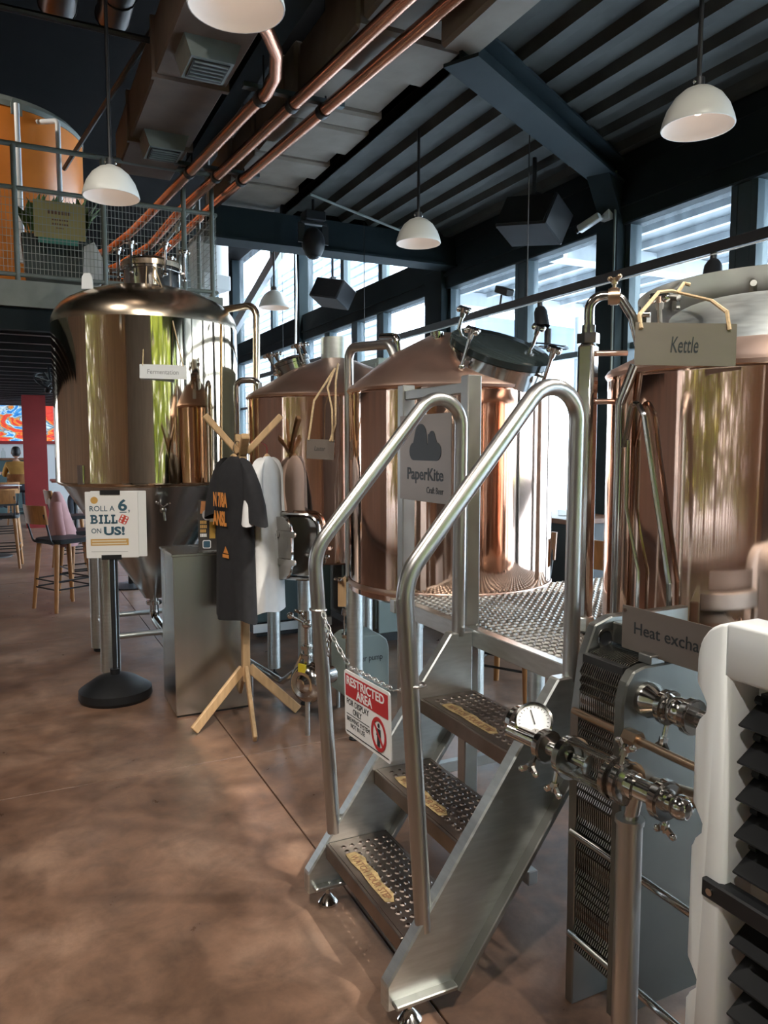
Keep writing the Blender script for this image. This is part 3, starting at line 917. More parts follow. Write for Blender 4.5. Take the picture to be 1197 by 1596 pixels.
# restricted-area sign on a chain between the handrails
rs = thing('restricted_sign', 'red and white restricted area sign hanging from chain between stair handrails', 'sign', (.925, 2.0, .69))
ta = math.radians(-3.0)
rm_ = frame((.925, 2.165, .69), (0, -math.cos(ta), -math.sin(ta)), (0, math.sin(ta), math.cos(ta)))
RW, RH = .325, .205
board(rs, rm_, RW, RH, .004, white_pt, 'panel', .012)
rz_ = rm_ @ Matrix.Translation((0, 0, .0004))
MB().prism([(.011, .125), (.314, .125), (.314, .195), (.011, .195)], rz_, .0008).build('red_band', red_ink, rs, smooth=False)
rt = rz_ @ Matrix.Translation((0, 0, .001))
text('RESTRICTED', rt, .022, .162, .27, .028, white_pt, 'lettering', rs, bold=.02)
text('AREA', rt, .095, .130, .115, .028, white_pt, 'lettering', rs, bold=.02)
text('FOR DISPLAY', rz_, .018, .099, .165, .019, ink, 'lettering', rs, bold=.01)
text('ONLY', rz_, .065, .074, .065, .019, ink, 'lettering', rs, bold=.01)
text('BREWING SYSTEM', rz_, .016, .047, .17, .014, ink, 'lettering', rs, bold=0)
text('NOT IN USE', rz_, .045, .029, .105, .014, ink, 'lettering', rs, bold=0)
b = MB(); b.prism([(.015, .0675), (.185, .0675), (.185, .0695), (.015, .0695)], rz_, .0006); b.build('rule_line', ink, rs, smooth=False)
b = MB(); b.prism([(.011, .010), (.314, .010), (.314, .013), (.011, .013)], rz_, .0006); b.build('rule_line', ink, rs, smooth=False)
pc = rz_ @ V((.250, .066, .001))
nrm = rz_.to_3x3() @ V((0, 0, 1))
b = MB().lathe([(.050, 0), (.050, .001), (.039, .001), (.039, 0)], frame(pc, (0, -1, 0), (0, 0, 1)), 36, close=True)
b.build('ban_ring', red_ink, rs, smooth=False)
pm = frame(pc, (0, -1, 0), (0, 0, 1))
b = MB(); b.prism([(x, y + .026) for x, y in arc(0, 0, .0065, 0, 330, 11)], pm, .0012); b.build('figure_head', ink, rs, smooth=False)
b = MB(); b.prism([(-.012, .016), (.012, .016), (.014, -.006), (.009, -.006), (.008, -.036), (-.008, -.036), (-.009, -.006), (-.014, -.006)], pm, .0012); b.build('figure_body', ink, rs, smooth=False)
b = MB(); b.prism([(-.033, .024), (-.027, .031), (.033, -.024), (.027, -.031)], pm @ Matrix.Translation((0, 0, .0008)), .001); b.build('ban_bar', red_ink, rs, smooth=False)
# chain
ch = thing('barrier_chain', 'thin steel link chain strung between the two stair handrails', 'chain', (.925, 2.05, .9))
lk = MB().torus((0, 0, 0), (0, 0, 1), .0068, .0022, 14, 6, sc=(2.0, 1.0))
link0 = lk.build('chain_link', rail_m)
link0.name = 'chain_link'
lme = link0.data
lcent = link0.location.copy()
bpy.data.objects.remove(link0)
lmean = V((0, 0, 0.0022))
def chain(pts, step=.024):
    pts = [V(p) for p in pts]
    seg = [(a, b) for a, b in zip(pts[:-1], pts[1:])]
    L = sum((b - a).length for a, b in seg)
    n = int(L / step)
    for k in range(n):
        d = (k + .5) * step
        for a, b in seg:
            l = (b - a).length
            if d <= l:
                p = a + (b - a) * (d / l); t = (b - a).normalized(); break
            d -= l
        side = V((1, 0, 0)) if k % 2 else t.cross(V((1, 0, 0))).normalized()
        z = side; y = t; x = y.cross(z).normalized(); z = x.cross(y)
        m = Matrix((x, y, z)).transposed().to_4x4(); m.translation = p - ORG[ch.name]
        o = bpy.data.objects.new('chain_link', lme)
        C.objects.link(o); o.parent = ch
        o.matrix_local = m @ Matrix.Translation(-lmean)
chain([(.915, 2.335, 1.045), (.92, 2.27, .985), (.93, 2.215, .94), (.935, 2.155, .907)])
chain([(.937, 2.15, .905), (.938, 2.0, .912), (.937, 1.85, .920)])
chain([(.937, 1.845, .920), (.945, 1.80, .935), (.96, 1.757, .955)])
chain([(.92, 2.335, 1.045), (.921, 2.31, .98), (.922, 2.30, .90)])
b = MB().torus((.912, 2.367, 1.05), (0.07, 0, 1), .027, .004, 18, 6); b.build('chain_ring', rail_m, ch)
b = MB().torus((.955, 1.757, .96), (0.07, 0, 1), .027, .004, 18, 6); b.build('chain_ring', rail_m, ch)

# name plates with ropes
def rope(parent, pts, r=.006, name='rope'):
    return MB().tube(pts, r, 6).build(name, rope_m, parent)
kp = thing('kettle_plate', 'small steel plate reading Kettle hung on rope in front of the kettle', 'sign', (1.72, 1.62, 1.80))
kx = V((.26, -.125, -.004)).normalized()
kmx = frame((1.575, 1.620, 1.828), kx, (.04, .02, 1))
board(kp, kmx, .285, .118, .0025, plate_m, 'plate', .003)
text('Kettle', kmx @ Matrix.Translation((0, 0, .0004)), .10, .035, .078, .045, ink, 'lettering', kp, bold=.004, shear=.18)
a = kmx @ V((.015, .10, .004)); c = kmx @ V((.262, .10, .004))
g1 = km @ V((.40 * math.cos(PI * .80), .40 * math.sin(PI * .80), .19))
g1 = km @ V((.375 * math.cos(PI * .80), .375 * math.sin(PI * .80), .18))
rope(kp, [a, a + V((.01, .02, .04)), a + (g1 - a) * .4 + V((0, 0, .06)), a + (g1 - a) * .75 + V((0, 0, .03)), g1])
rope(kp, [c, c + V((.0, .01, .05)), c + (g1 - c) * .5 + V((.05, 0, .03)), g1])
rope(kp, [g1, g1 + V((.03, .0, .035)), g1 + V((.05, -.01, .03))], .007, 'knot')

lpn = thing('lauter_plate', 'small plate reading Lauter tied with rope on the lauter tun', 'sign', (1.42, 3.85, 1.55))
pm2 = frame((1.44, 3.90, 1.535), V((.8, -.6, -.05)), (0, 0, 1))
board(lpn, pm2, .155, .108, .002, plate_m, 'plate', .003)
text('Lauter', pm2 @ Matrix.Translation((0, 0, .0004)), .045, .045, .06, .026, ink, 'lettering', lpn, shear=.15)
top = V((1.62, 3.92, 2.03))
rope(lpn, [pm2 @ V((.01, .10, .003)), (1.50, 3.93, 1.85), top])
rope(lpn, [pm2 @ V((.145, .10, .003)), (1.57, 3.84, 1.80), (1.56, 3.88, 1.92), top])
rope(lpn, [pm2 @ V((.13, .10, .003)), (1.585, 3.83, 1.72), (1.60, 3.86, 1.95), top + V((.04, .05, .03))])

fp = thing('fermentation_plate', 'white plate reading Fermentation hanging on strings before the bronze tank', 'sign', (.9, 5.2, 2.05))
fpm = frame((.770, 5.20, 2.045), (.93, -.36, -.02), (.02, 0, 1))
board(fp, fpm, .300, .092, .002, white_pl, 'plate', .003)
text('Fermentation', fpm @ Matrix.Translation((0, 0, .0004)), .05, .03, .20, .030, mat('grey_ink', (.25, .26, .27), 0, .6), 'lettering', fp)
rope(fp, [fpm @ V((.02, .085, .002)), (.84, 5.36, 2.50), (.90, 5.62, 2.86)], .004)
rope(fp, [fpm @ V((.28, .085, .002)), (.99, 5.26, 2.50), (.95, 5.60, 2.86)], .004)
rope(fp, [(.95, 5.60, 2.86), (.93, 5.56, 2.78), (.96, 5.50, 2.72)], .006, 'knot')

hp = thing('heat_exchanger_plate', 'steel plate reading Heat exchanger fixed above the plate heat exchanger', 'sign', (1.49, 1.35, 1.05))
hpm = frame((1.475, 1.535, 1.055), (0, -1, 0), (0, 0, 1))
board(hp, hpm, .36, .118, .0025, plate_m, 'plate', .003)
text('Heat exchanger', hpm @ Matrix.Translation((0, 0, .0004)), .045, .037, .30, .042, ink, 'lettering', hp, bold=.004)
MB().cyl(hpm @ V((.012, .105, .0)), hpm @ V((.012, .105, .004)), .005, seg=8).build('screw', polish, hp)

# promo sign on a weighted black stand
ps = thing('promo_sign_stand', 'white poster sign on black pole with round weighted base beside the steel pedestal', 'sign stand', (.54, 5.0, 0))
MB().lathe([(0, 0), (.215, 0), (.225, .02), (.222, .065), (.195, .085), (.12, .135), (.05, .155), (0, .158)], Matrix.Translation((.54, 5.0, 0)), 40).build('base', black_pl, ps, ang=30)
MB().cyl((.54, 5.0, .15), (.54, 5.0, 1.31), .014).cyl((.565, 5.0, .15), (.565, 5.0, .9), .006).build('pole', black_m, ps)
MB().cyl((.54, 5.0, .15), (.54, 5.0, .19), .03).build('pole_socket', black_pl, ps)
psm = frame((.395, 5.022, .905), (.955, -.29, .0), (.02, .01, 1))
board(ps, psm @ Matrix.Translation((.03, .004, -.006)), .335, .415, .004, white_pl, 'back_panel', .006)
pb = board(ps, psm, .315, .415, .005, white_pt, 'poster', .004)
pz = psm @ Matrix.Translation((0, 0, .0005))
MB().prism(arc(.055, .362, .022, 0, 345, 22), pz, .0006).build('sun_logo', yel_ink, pb, smooth=False)
text('ROLL A', pz, .026, .293, .150, .034, navy, 'lettering', pb, bold=.008)
text('6', pz, .196, .293, .055, .075, navy, 'lettering', pb, bold=.03)
text(',', pz, .258, .281, .008, .02, navy, 'lettering', pb, bold=.01)
MB().prism([(.205, .283), (.247, .283), (.247, .288), (.205, .288)], pz, .0006).build('underline', navy, pb, smooth=False)
text('B', pz, .034, .215, .040, .056, navy, 'lettering', pb, bold=.03)
def slab(polys):
    b = MB()
    for x0, y0, x1, y1 in polys:
        b.prism([(x0, y0), (x1, y0), (x1, y1), (x0, y1)], pz, .0008)
    o = b.build('lettering', navy, pb, smooth=False); o['kind'] = 'stuff'
yb_, yt_ = .215, .271
slab([(.029, yb_, .05, yb_ + .010), (.029, yt_ - .010, .05, yt_)])
slab([(.087, yb_, .099, yt_), (.080, yb_, .106, yb_ + .010), (.080, yt_ - .010, .106, yt_)])
for x_ in (.111, .153):
    slab([(x_ + .006, yb_, x_ + .018, yt_), (x_, yb_, x_ + .038, yb_ + .010), (x_, yt_ - .010, x_ + .025, yt_), (x_ + .029, yb_, x_ + .038, yb_ + .022)])
text('ON', pz, .034, .155, .058, .031, navy, 'lettering', pb, bold=.006)
text('US!', pz, .108, .142, .125, .055, navy, 'lettering', pb, bold=.04)
dmx = pz @ Matrix.Translation((.228, .240, 0)) @ Matrix.Rotation(-.45, 4, 'Z')
die = MB().prism(rrect(.050, .054, .010, 4), dmx, .0007).build('die_print', die_red, pb, smooth=False)
for px_ in (-.013, .013):
    for py_ in (-.017, 0, .017):
        MB().prism(arc(px_, py_, .0062, 0, 330, 11), dmx @ Matrix.Translation((0, 0, .0006)), .0006).build('pip', white_pt, die, smooth=False)
MB().prism([(.028, .078), (.255, .078), (.255, .120), (.028, .120)], pz, .0006).build('ochre_bar', yel_ink, pb, smooth=False)
for q, (w0, w1) in enumerate(((.036, .245), (.036, .240))):
    MB().prism([(w0, .085 + .017 * q), (w1, .085 + .017 * q), (w1, .094 + .017 * q), (w0, .094 + .017 * q)], pz @ Matrix.Translation((0, 0, .0006)), .0004).build('fine_print', mat('cream_ink', (.75, .66, .50), 0, .6) if q == 0 else MAT['cream_ink'], pb, smooth=False)
MB().prism([(.03, .040), (.25, .036), (.25, .0375), (.03, .0415)], pz, .0004).build('fine_print', MAT['grey_ink'], pb, smooth=False)
for yy in (-.012, .395):
    MB().prism([(.09, yy), (.21, yy), (.21, yy + .03), (.09, yy + .03)], psm @ Matrix.Translation((0, 0, -.012)), .016).build('clip', black_pl, ps, smooth=False)

# steel pedestal box
sb = thing('steel_pedestal', 'tall brushed stainless steel box pedestal standing beside wooden coat stand', 'pedestal', (1.04, 4.64, 0))
MB().span((.815, 4.445, .012), (1.268, 4.845, .962), bev=.003).build('body', box_m, sb, smooth=False)
MB().span((.808, 4.438, .96), (1.275, 4.852, .978), bev=.003).build('top_plate', box_m, sb, smooth=False)
MB().span((.825, 4.455, 0), (1.258, 4.835, .013)).build('plinth', black_m, sb, smooth=False)
# flyer holder on the box
fh = thing('flyer_holder', 'upright flyer with beer glass picture in white holder on steel pedestal', 'flyer', (1.04, 4.54, .978))
fm = frame((.985, 4.54, .980), (.93, -.36, 0), (.09, .03, 1))
pflyer = mat('flyer_dark_print', (.03, .025, .022), 0, .5, var=.3, scale=12)
board(fh, fm, .125, .30, .002, pflyer, 'card', .002)
board(fh, fm @ Matrix.Translation((.125, 0, -.001)) @ Matrix.Rotation(-.9, 4, 'Y'), .06, .29, .002, white_pl, 'side_card', .002)
fz = fm @ Matrix.Translation((0, 0, .0006))
b = MB().prism([(.012, .22), (.095, .215), (.10, .292), (.02, .295)], fz, .0005); b.build('picture_top', mat('flyer_orange', (.40, .16, .05), 0, .5, var=.3, scale=20), fh, smooth=False)
b = MB().prism(arc(.058, .212, .034, 0, 340, 16), fz @ Matrix.Translation((0, 0, .0003)), .0005); b.build('picture_face', mat('flyer_grey', (.38, .37, .38), 0, .5, var=.2, scale=30), fh, smooth=False)
b = MB().prism([(.066, .07), (.10, .07), (.104, .185), (.068, .185)], fz, .0005); b.build('beer_print', mat('flyer_amber', (.55, .33, .06), 0, .5, var=.2, scale=15), fh, smooth=False)
b = MB().prism([(.068, .170), (.104, .170), (.104, .19), (.068, .19)], fz @ Matrix.Translation((0, 0, .0003)), .0005); b.build('foam_print', MAT['cream_ink'], fh, smooth=False)
for k, (w, c_) in enumerate(((.040, yel_ink), (.042, yel_ink), (.036, yel_ink), (.04, white_pt))):
    x0 = .012; y0 = .158 - k * .026
    b = MB()
    for q in range(4):
        b.prism([(x0 + q * w / 4, y0), (x0 + q * w / 4 + w / 5.5, y0), (x0 + q * w / 4 + w / 5.5, y0 + .019), (x0 + q * w / 4, y0 + .019)], fz, .0005)
    o = b.build('flyer_lettering', c_, fh, smooth=False); o['kind'] = 'stuff'
b = MB().prism(rrect(.05, .05, .01), fz @ Matrix.Translation((.05, .035, 0)), .0005); b.build('badge_print', white_pt, fh, smooth=False)
b = MB().prism(rrect(.04, .04, .008), fz @ Matrix.Translation((.05, .035, .0005)), .0005); b.build('badge_print', navy, fh, smooth=False)

# coat stand
CX_, CY_ = 1.175, 4.22
cs = thing('coat_stand', 'pale wooden coat stand with splayed arms and four angled legs', 'coat stand', (CX_, CY_, 0))
MB().span((CX_ - .022, CY_ - .022, .24), (CX_ + .022, CY_ + .022, 1.635), bev=.004).build('post', wood, cs, smooth=False)
for dx, dy in ((-.20, .04), (.215, -.05), (-.03, -.20), (.03, .20)):
    d = V((dx, dy, 0)).normalized()
    p0 = V((CX_, CY_, 1.565)) + d * .022
    p1 = V((CX_ + dx, CY_ + dy, 1.775))
    if abs(dy) > abs(dx): p1 = V((CX_ + dx * .75, CY_ + dy * .75, 1.66))
    MB().bar(p0, p1, .036, .046, up=d.cross(V((0, 0, 1))), bev=.005).build('arm', wood, cs, smooth=False)
for dx, dy in ((-.325, -.09), (.31, -.02), (-.055, -.36), (.04, .34)):
    d = V((dx, dy, 0)).normalized()
    MB().bar(V((CX_, CY_, .32)) + d * .02, (CX_ + dx, CY_ + dy, .028), .022, .055, up=d.cross(V((0, 0, 1))).cross(d), bev=.004).build('leg', wood, cs, smooth=False)
def tshirt(name, label, c, az, w, top, hem, m_, thick=.07, seed=0):
    """T-shirt on a hanger: lofted body with folds and two hanging sleeves"""
    rnd = random.Random(seed)
    r = thing(name, label, 't-shirt', (c[0], c[1], hem))
    R = rotz(math.radians(az)); R.translation = V((c[0], c[1], 0))
    b = MB()
    rows = []
    n = 36
    prof = [(0.0, .20, .25), (.02, .42, .45), (.06, .80, .7), (.10, .96, .9), (.16, .98, 1.0), (.3, .96, 1.05), (.5, .95, 1.1), (.75, .97, 1.2), (1.0, 1.0, 1.3)]
    for t, fw, ft in prof:
        z = top + (hem - top) * t
        ring = []
        for k in range(n):
            a = 2 * PI * k / n
            fold = 1 + (.10 * math.sin(5 * a + seed) + .07 * math.sin(9 * a + 2 * seed)) * t
            x = w / 2 * fw * math.copysign(abs(math.cos(a)) ** .8, math.cos(a))
            y = thick / 2 * ft * math.sin(a) * fold * (1.25 if t > .4 else 1)
            ring.append(b.bm.verts.new(R @ V((x, y, z + .012 * math.sin(3 * a + seed) * t))))
        rows.append(ring)
    for A, B in zip(rows[:-1], rows[1:]):
        for k in range(n):
            b.bm.faces.new((A[k], A[(k + 1) % n], B[(k + 1) % n], B[k]))
    b.bm.faces.new(rows[0])
    b.build('shirt_body', m_, r, ang=60)
    for s in (-1, 1):
        b = MB(); rows = []
        for t in (0, .12, .35, .7, 1.0):
            cx = s * (w / 2 * .72 + w * .22 * min(1, t * 1.8) ** .8); z = top - .035 - .27 * t * (1 + .15 * t)
            ww = .045 + .062 * t
            rows.append([b.bm.verts.new(R @ V((cx + ww * math.cos(2 * PI * k / 14), (.03 + .025 * t) * math.sin(2 * PI * k / 14), z - s * .03 * math.cos(2 * PI * k / 14)))) for k in range(14)])
        for A, B in zip(rows[:-1], rows[1:]):
            for k in range(14):
                b.bm.faces.new((A[k], A[(k + 1) % 14], B[(k + 1) % 14], B[k]))
        b.bm.faces.new(rows[0])
        b.build('sleeve', m_, r, ang=60)
    hb_ = MB()
    hb_.tube(fillet([R @ V((-w * .36, 0, top - .075)), R @ V((0, 0, top + .012)), R @ V((w * .36, 0, top - .075))], .03, 4), .010, 8)
    hb_.build('hanger', wood, r)
    MB().tube(fillet([R @ V((0, 0, top + .01)), R @ V((0, 0, top + .06)), V((CX_ + (c[0] - CX_) * .5, CY_ + (c[1] - CY_) * .5, top + .10)), V((CX_ + (c[0] - CX_) * .35, CY_ + (c[1] - CY_) * .35, top + .075))], .03, 4), .003, 6).build('hanger_hook', polish if m_ is cloth_black else red_m, r)
    return r, R
bs, R = tshirt('black_tshirt', 'black T-shirt with orange lettering hanging on coat stand', (1.115, 4.185), 104, .38, 1.545, .63, cloth_black, .09, 1)
oi = mat('orange_ink', (.70, .27, .06), 0, .7)
fr_ = R @ frame((0, .068, 0), (-1, 0, 0), (0, 0, 1))
text('N 7/8A', fr_, -.12, 1.26, .16, .085, oi, 'lettering', bs, bold=.05)
text('ANSL', fr_, -.13, 1.155, .16, .085, oi, 'lettering', bs, bold=.05)
b = MB().prism([(-.02, .98), (.05, .98), (.05, 1.0), (-.02, 1.0)], fr_, .002).prism([(-.01, 1.006), (.045, 1.006), (.015, 1.045)], fr_, .002)
b.build('hem_print', oi, bs, smooth=False)
wsx, R = tshirt('white_tshirt', 'white T-shirt hanging on right side of the coat stand', (1.31, 4.19), 52, .38, 1.545, .665, cloth_white, .09, 3)

# ---------------------------------------------------------------- plate heat exchanger
hx_steel = mat('exchanger_frame_steel', (.30, .305, .29), 1.0, .36, var=.1, scale=4, rvar=.06)
hx = thing('plate_heat_exchanger', 'steel plate heat exchanger with stacked corrugated plates between thick end frames', 'heat exchanger', (1.55, 1.5, 0))
hpoly = [(1.385, 0), (1.80, 0), (1.80, 1.125), (1.50, 1.125), (1.44, 1.105), (1.405, 1.02), (1.385, .85)]
fr0 = MB().prism(hpoly, XZ(1.60), .032, bev=.004).build('fixed_frame_plate', hx_steel, hx, smooth=False)
MB().lathe([(.030, 0), (.030, .003), (.021, .003), (.021, 0)], frame((1.475, 1.598, 1.065), (1, 0, 0), (0, 0, 1)), 24, close=True).build('lifting_hole_rim', polish, fr0, smooth=False)
MB().lathe([(0, 0), (.021, 0), (.021, .001), (0, .001)], frame((1.475, 1.5985, 1.065), (1, 0, 0), (0, 0, 1)), 24).build('lifting_hole', black_m, fr0, smooth=False)
ppoly = [(1.36, .10), (1.74, .10), (1.74, 1.04), (1.43, 1.04), (1.395, 1.03), (1.372, 1.0), (1.36, .95)]
MB().prism(ppoly, XZ(1.405), .034, bev=.005).build('pressure_plate', mat('pressure_plate_steel', (.17, .175, .16), .9, .42, var=.1, scale=4), hx, smooth=False)
plate_dark = mat('corrugated_plate_steel', (.50, .49, .46), 1.0, .24, var=.2, scale=10)
gask = mat('black_gasket', (.012, .012, .012), 0, .6)
n = 20
for k in range(n):
    y = 1.446 + k * .0076
    pts = []
    zb, zt, dz = .17, .99, .0125
    z = zb
    teeth = []
    i = 0
    while z < zt:
        amp = .007 if (int((z - zb) / .05) % 3 != 2) else .001
        teeth.append((1.388 - (amp if i % 2 else 0), z)); z += dz; i += 1
    poly_ = [(1.72, .16), (1.72, 1.045), (1.46, 1.045), (1.42, 1.035), (1.395, 1.01)] + teeth[::-1]
    MB().prism(poly_, XZ(y), .0034).build('exchanger_plate', plate_dark, hx, smooth=False)
MB().span((1.395, 1.446, .165), (1.715, 1.598, 1.03)).build('gasket_pack', gask, hx, smooth=False)
for x, z in ((1.375, .87), (1.375, .52), (1.375, .22), (1.76, .87), (1.76, .52), (1.76, .22)):
    MB().cyl((x, 1.606, z), (x, 1.18, z), .0105, seg=10).build('tie_rod', brass if z > .8 else polish, hx)
    MB().cyl((x, 1.404, z), (x, 1.36, z), .022, seg=6).build('tie_nut', brass, hx, ang=20)
MB().span((1.50, 1.17, 1.05), (1.56, 1.60, 1.11), bev=.004).build('carrying_bar', hx_steel, hx, smooth=False)
MB().span((1.45, 1.405, 1.04), (1.50, 1.45, 1.065), bev=.003).build('hanger_block', hx_steel, hx, smooth=False)
MB().span((1.53, 1.175, .0), (1.58, 1.215, 1.05), bev=.004).build('support_post', steel_d, hx, smooth=False)
vb = MB(); y0 = 1.405
vb.lathe([(.045, 0), (.045, .02), (.026, .05), (.026, .06)], axis_frame((1.44, y0, .955), (0, -1, 0)), 20)
tri_clamp(vb, (1.44, y0 - .07, .955), (0, -1, 0), .026, .024)
vb.cyl((1.44, y0 - .06, .955), (1.44, y0 - .13, .955), .028)
vb.ball((1.44, y0 - .105, .955), .036)
tri_clamp(vb, (1.44, y0 - .145, .955), (0, -1, 0), .026, .024)
vb.cyl((1.44, y0 - .14, .955), (1.44, y0 - .30, .955), .024)
vb.build('inlet_valve', polish, hx)
vb = MB(); wing_nut(vb, (1.44, y0 - .07, .92), (-.25, 0, -1), .075); vb.build('wing_nut', polish, hx)
vb = MB(); vb.cyl((1.47, 1.40, .72), (1.42, 1.17, .78), .022); vb.build('branch_pipe', brass, hx)

# ---------------------------------------------------------------- product pipe with sight glass and thermometer
pp = thing('sight_glass_pipe', 'polished horizontal pipe with glass sight section and round dial gauge', 'pipe', (1.24, 1.35, 0))
AX = lambda y: V((1.25 + (1.49 - y) * .30, y, .81 - (1.49 - y) * .10))
b = MB()
b.cyl(AX(1.545), AX(1.485), .020)
b.build('pipe_stub', polish, pp)
b = MB(); tri_clamp(b, AX(1.545), (0, 1, 0), .026, .03); wing_nut(b, AX(1.545) + V((-.03, 0, -.01)), (-.5, -.1, -.7), .055); b.build('clamp', polish, pp)
b = MB(); tri_clamp(b, AX(1.478), (0, 1, 0), .032, .02); wing_nut(b, AX(1.478) + V((-.04, 0, -.03)), (-.2, 0, -1), .055); b.build('clamp', polish, pp)
MB().lathe([(.046, 0), (.046, .115), (.042, .115), (.042, 0)], axis_frame(AX(1.468), (0, -1, 0)), 28, close=True).build('sight_glass', clear, pp)
b = MB()
for q in range(4):
    a = q * PI / 2 + .4
    d = V((math.cos(a), 0, math.sin(a))) * .052
    b.cyl(AX(1.475) + d, AX(1.345) + d, .005, seg=6)
b.lathe([(.056, 0), (.056, .012), (.035, .012), (.035, 0)], axis_frame(AX(1.476), (0, -1, 0)), 24, close=True)
b.lathe([(.056, 0), (.056, .014), (.035, .014), (.035, 0)], axis_frame(AX(1.355), (0, -1, 0)), 24, close=True)
b.cyl(AX(1.465), AX(1.43), .014).cyl(AX(1.43), AX(1.425), .024)
b.build('sight_cage', polish, pp)
b = MB(); tri_clamp(b, AX(1.325), (0, 1, 0), .032, .03); b.cyl(AX(1.345), AX(1.30), .034); wing_nut(b, AX(1.325) + V((-.02, 0, .04)), (.15, -.1, 1), .06); b.build('clamp', polish, pp)
b = MB().cyl(AX(1.31), AX(1.23), .026).cyl(AX(1.23), AX(1.175), .022); b.ball(AX(1.195), .029); b.build('pipe_run', polish, pp)
b = MB(); tri_clamp(b, AX(1.232), (0, 1, 0), .028, .03); wing_nut(b, AX(1.232) + V((0, 0, -.03)), (.1, 0, -1), .05); b.build('clamp', polish, pp)
b = MB().cyl(AX(1.30) + V((0, 0, -.02)), (1.30, 1.31, .70), .018); b.build('drop_pipe', polish, pp)
b = MB().cyl((1.30, 1.31, .0), (1.30, 1.31, .705), .031, seg=20); b.cyl((1.30, 1.31, .700), (1.30, 1.31, .712), .035); b.build('support_column', rail_m, pp)
# dial gauge
gd = V((-.55, -.62, .56)).normalized()
gc = V((1.245, 1.615, .855))
gm = axis_frame(gc, gd)
gr = MB().lathe([(0, -.045), (.03, -.045), (.048, -.028), (.052, 0), (.052, .012), (.046, .014), (.046, .006)], gm, 32).build('gauge_case', polish, pp)
MB().lathe([(0, .006), (.046, .006), (.046, .007), (0, .007)], gm, 32).build('gauge_dial', white_pt, gr, smooth=False)
nb = MB(); nb.bar(gm @ V((.004, -.008, .009)), gm @ V((-.010, .030, .009)), .003, .0015, up=gd); nb.build('gauge_needle', ink, gr, smooth=False)
nb = MB()
for k in range(24):
    a = 2 * PI * k / 24
    nb.bar(gm @ V((.036 * math.cos(a), .036 * math.sin(a), .0078)), gm @ V((.041 * math.cos(a), .041 * math.sin(a), .0078)), .0016, .0006, up=gd)
o = nb.build('dial_mark', ink, gr, smooth=False); o['kind'] = 'stuff'
b = MB(); b.cyl(gm @ V((0, 0, -.04)), AX(1.575), .02); b.lathe([(.044, 0), (.044, .018), (.03, .03)], axis_frame(gc + V((.0, .055, -.02)), (0, 1, 0)), 20); b.cyl(AX(1.545), AX(1.66), .022); b.build('gauge_stem', polish, pp)

# ---------------------------------------------------------------- white air cooler
ac = thing('air_cooler', 'white plastic air cooler with black horizontal louvres standing at the right edge', 'air cooler', (1.55, .8, 0))
X0, X1, Y0, Y1, ZT = 1.325, 1.78, .42, 1.155, 1.235
oy0, oy1, oz0, oz1 = .52, 1.065, .30, 1.115
def ring_outline(y0, y1, z0, z1, r, notch=False):
    pts = []
    for cy, cz, a0 in ((y1 - r, z1 - r, 0), (y0 + r, z1 - r, 90), (y0 + .03, z0 + .03, 180), (y1 - .03, z0 + .03, 270)):
        rr_ = r if cz > .6 else .03
        for k in range(7):
            a = math.radians(a0 + 15 * k)
            pts.append((cy + rr_ * math.cos(a), cz + rr_ * math.sin(a)))
    if notch:
        side = []
        for zn in (.42, .66 + .12, 1.05):
            side += [(y1, zn - .062), (y1 - .012, zn - .052), (y1 - .024, zn - .03), (y1 - .026, zn), (y1 - .018, zn + .02), (y1, zn + .032)]
        pts = pts + side
    return pts
YZ = lambda x: Matrix(((0, 0, 1, x), (1, 0, 0, 0), (0, 1, 0, 0), (0, 0, 0, 1)))
bo = MB().prism(ring_outline(Y0, Y1 - .07, .05, ZT, .07), YZ(X0 + .09), X1 - X0 - .09, bev=.02).build('housing', white_pl, ac)
# front surround, four members with the grip notches on the long edge
sur = MB()
outl = ring_outline(Y0, Y1, .05, ZT, .07, True)
inn = [(oy1, oz0), (oy1, oz1), (oy0, oz1), (oy0, oz0)]
ysplit = .5 * (oz0 + oz1)
# right member (long edge with notches)
edge = [p for p in outl if p[0] > oy1 - .001 or p[0] > Y1 - .09]
import itertools
def member(poly_, x0=X0, d=.10):
    return MB().prism(poly_, YZ(x0), d, bev=.008)
notched = [(oy1, .05), (Y1 - .02, .05), (Y1, .08)]
for zn in (.42, .78, 1.05):
    notched += [(Y1, zn - .062), (Y1 - .022, zn - .048), (Y1 - .040, zn - .026), (Y1 - .042, zn), (Y1 - .030, zn + .02), (Y1, zn + .032)]
notched += [(Y1, ZT - .09), (Y1 - .008, ZT - .055), (Y1 - .03, ZT - .024), (Y1 - .06, ZT - .006), (oy1, ZT)]
member(notched).build('side_frame', white_pl, ac, ang=50)
member([(Y0, .05), (oy0, .05), (oy0, ZT), (Y0 + .05, ZT - .004), (Y0, ZT - .06)]).build('side_frame', white_pl, ac, ang=50)
member([(oy0 - .02, oz1), (oy1 + .02, oz1), (oy1 + .02, ZT - .0005), (oy0 - .02, ZT - .0005)]).build('top_frame', white_pl, ac, ang=50)
member([(oy0 - .02, .05), (oy1 + .02, .05), (oy1 + .02, oz0), (oy0 - .02, oz0)]).build('bottom_frame', white_pl, ac, ang=50)
MB().span((X0 + .13, oy0 - .02, oz0 - .02), (X0 + .14, oy1 + .02, oz1 + .02)).build('dark_interior', black_m, ac, smooth=False)
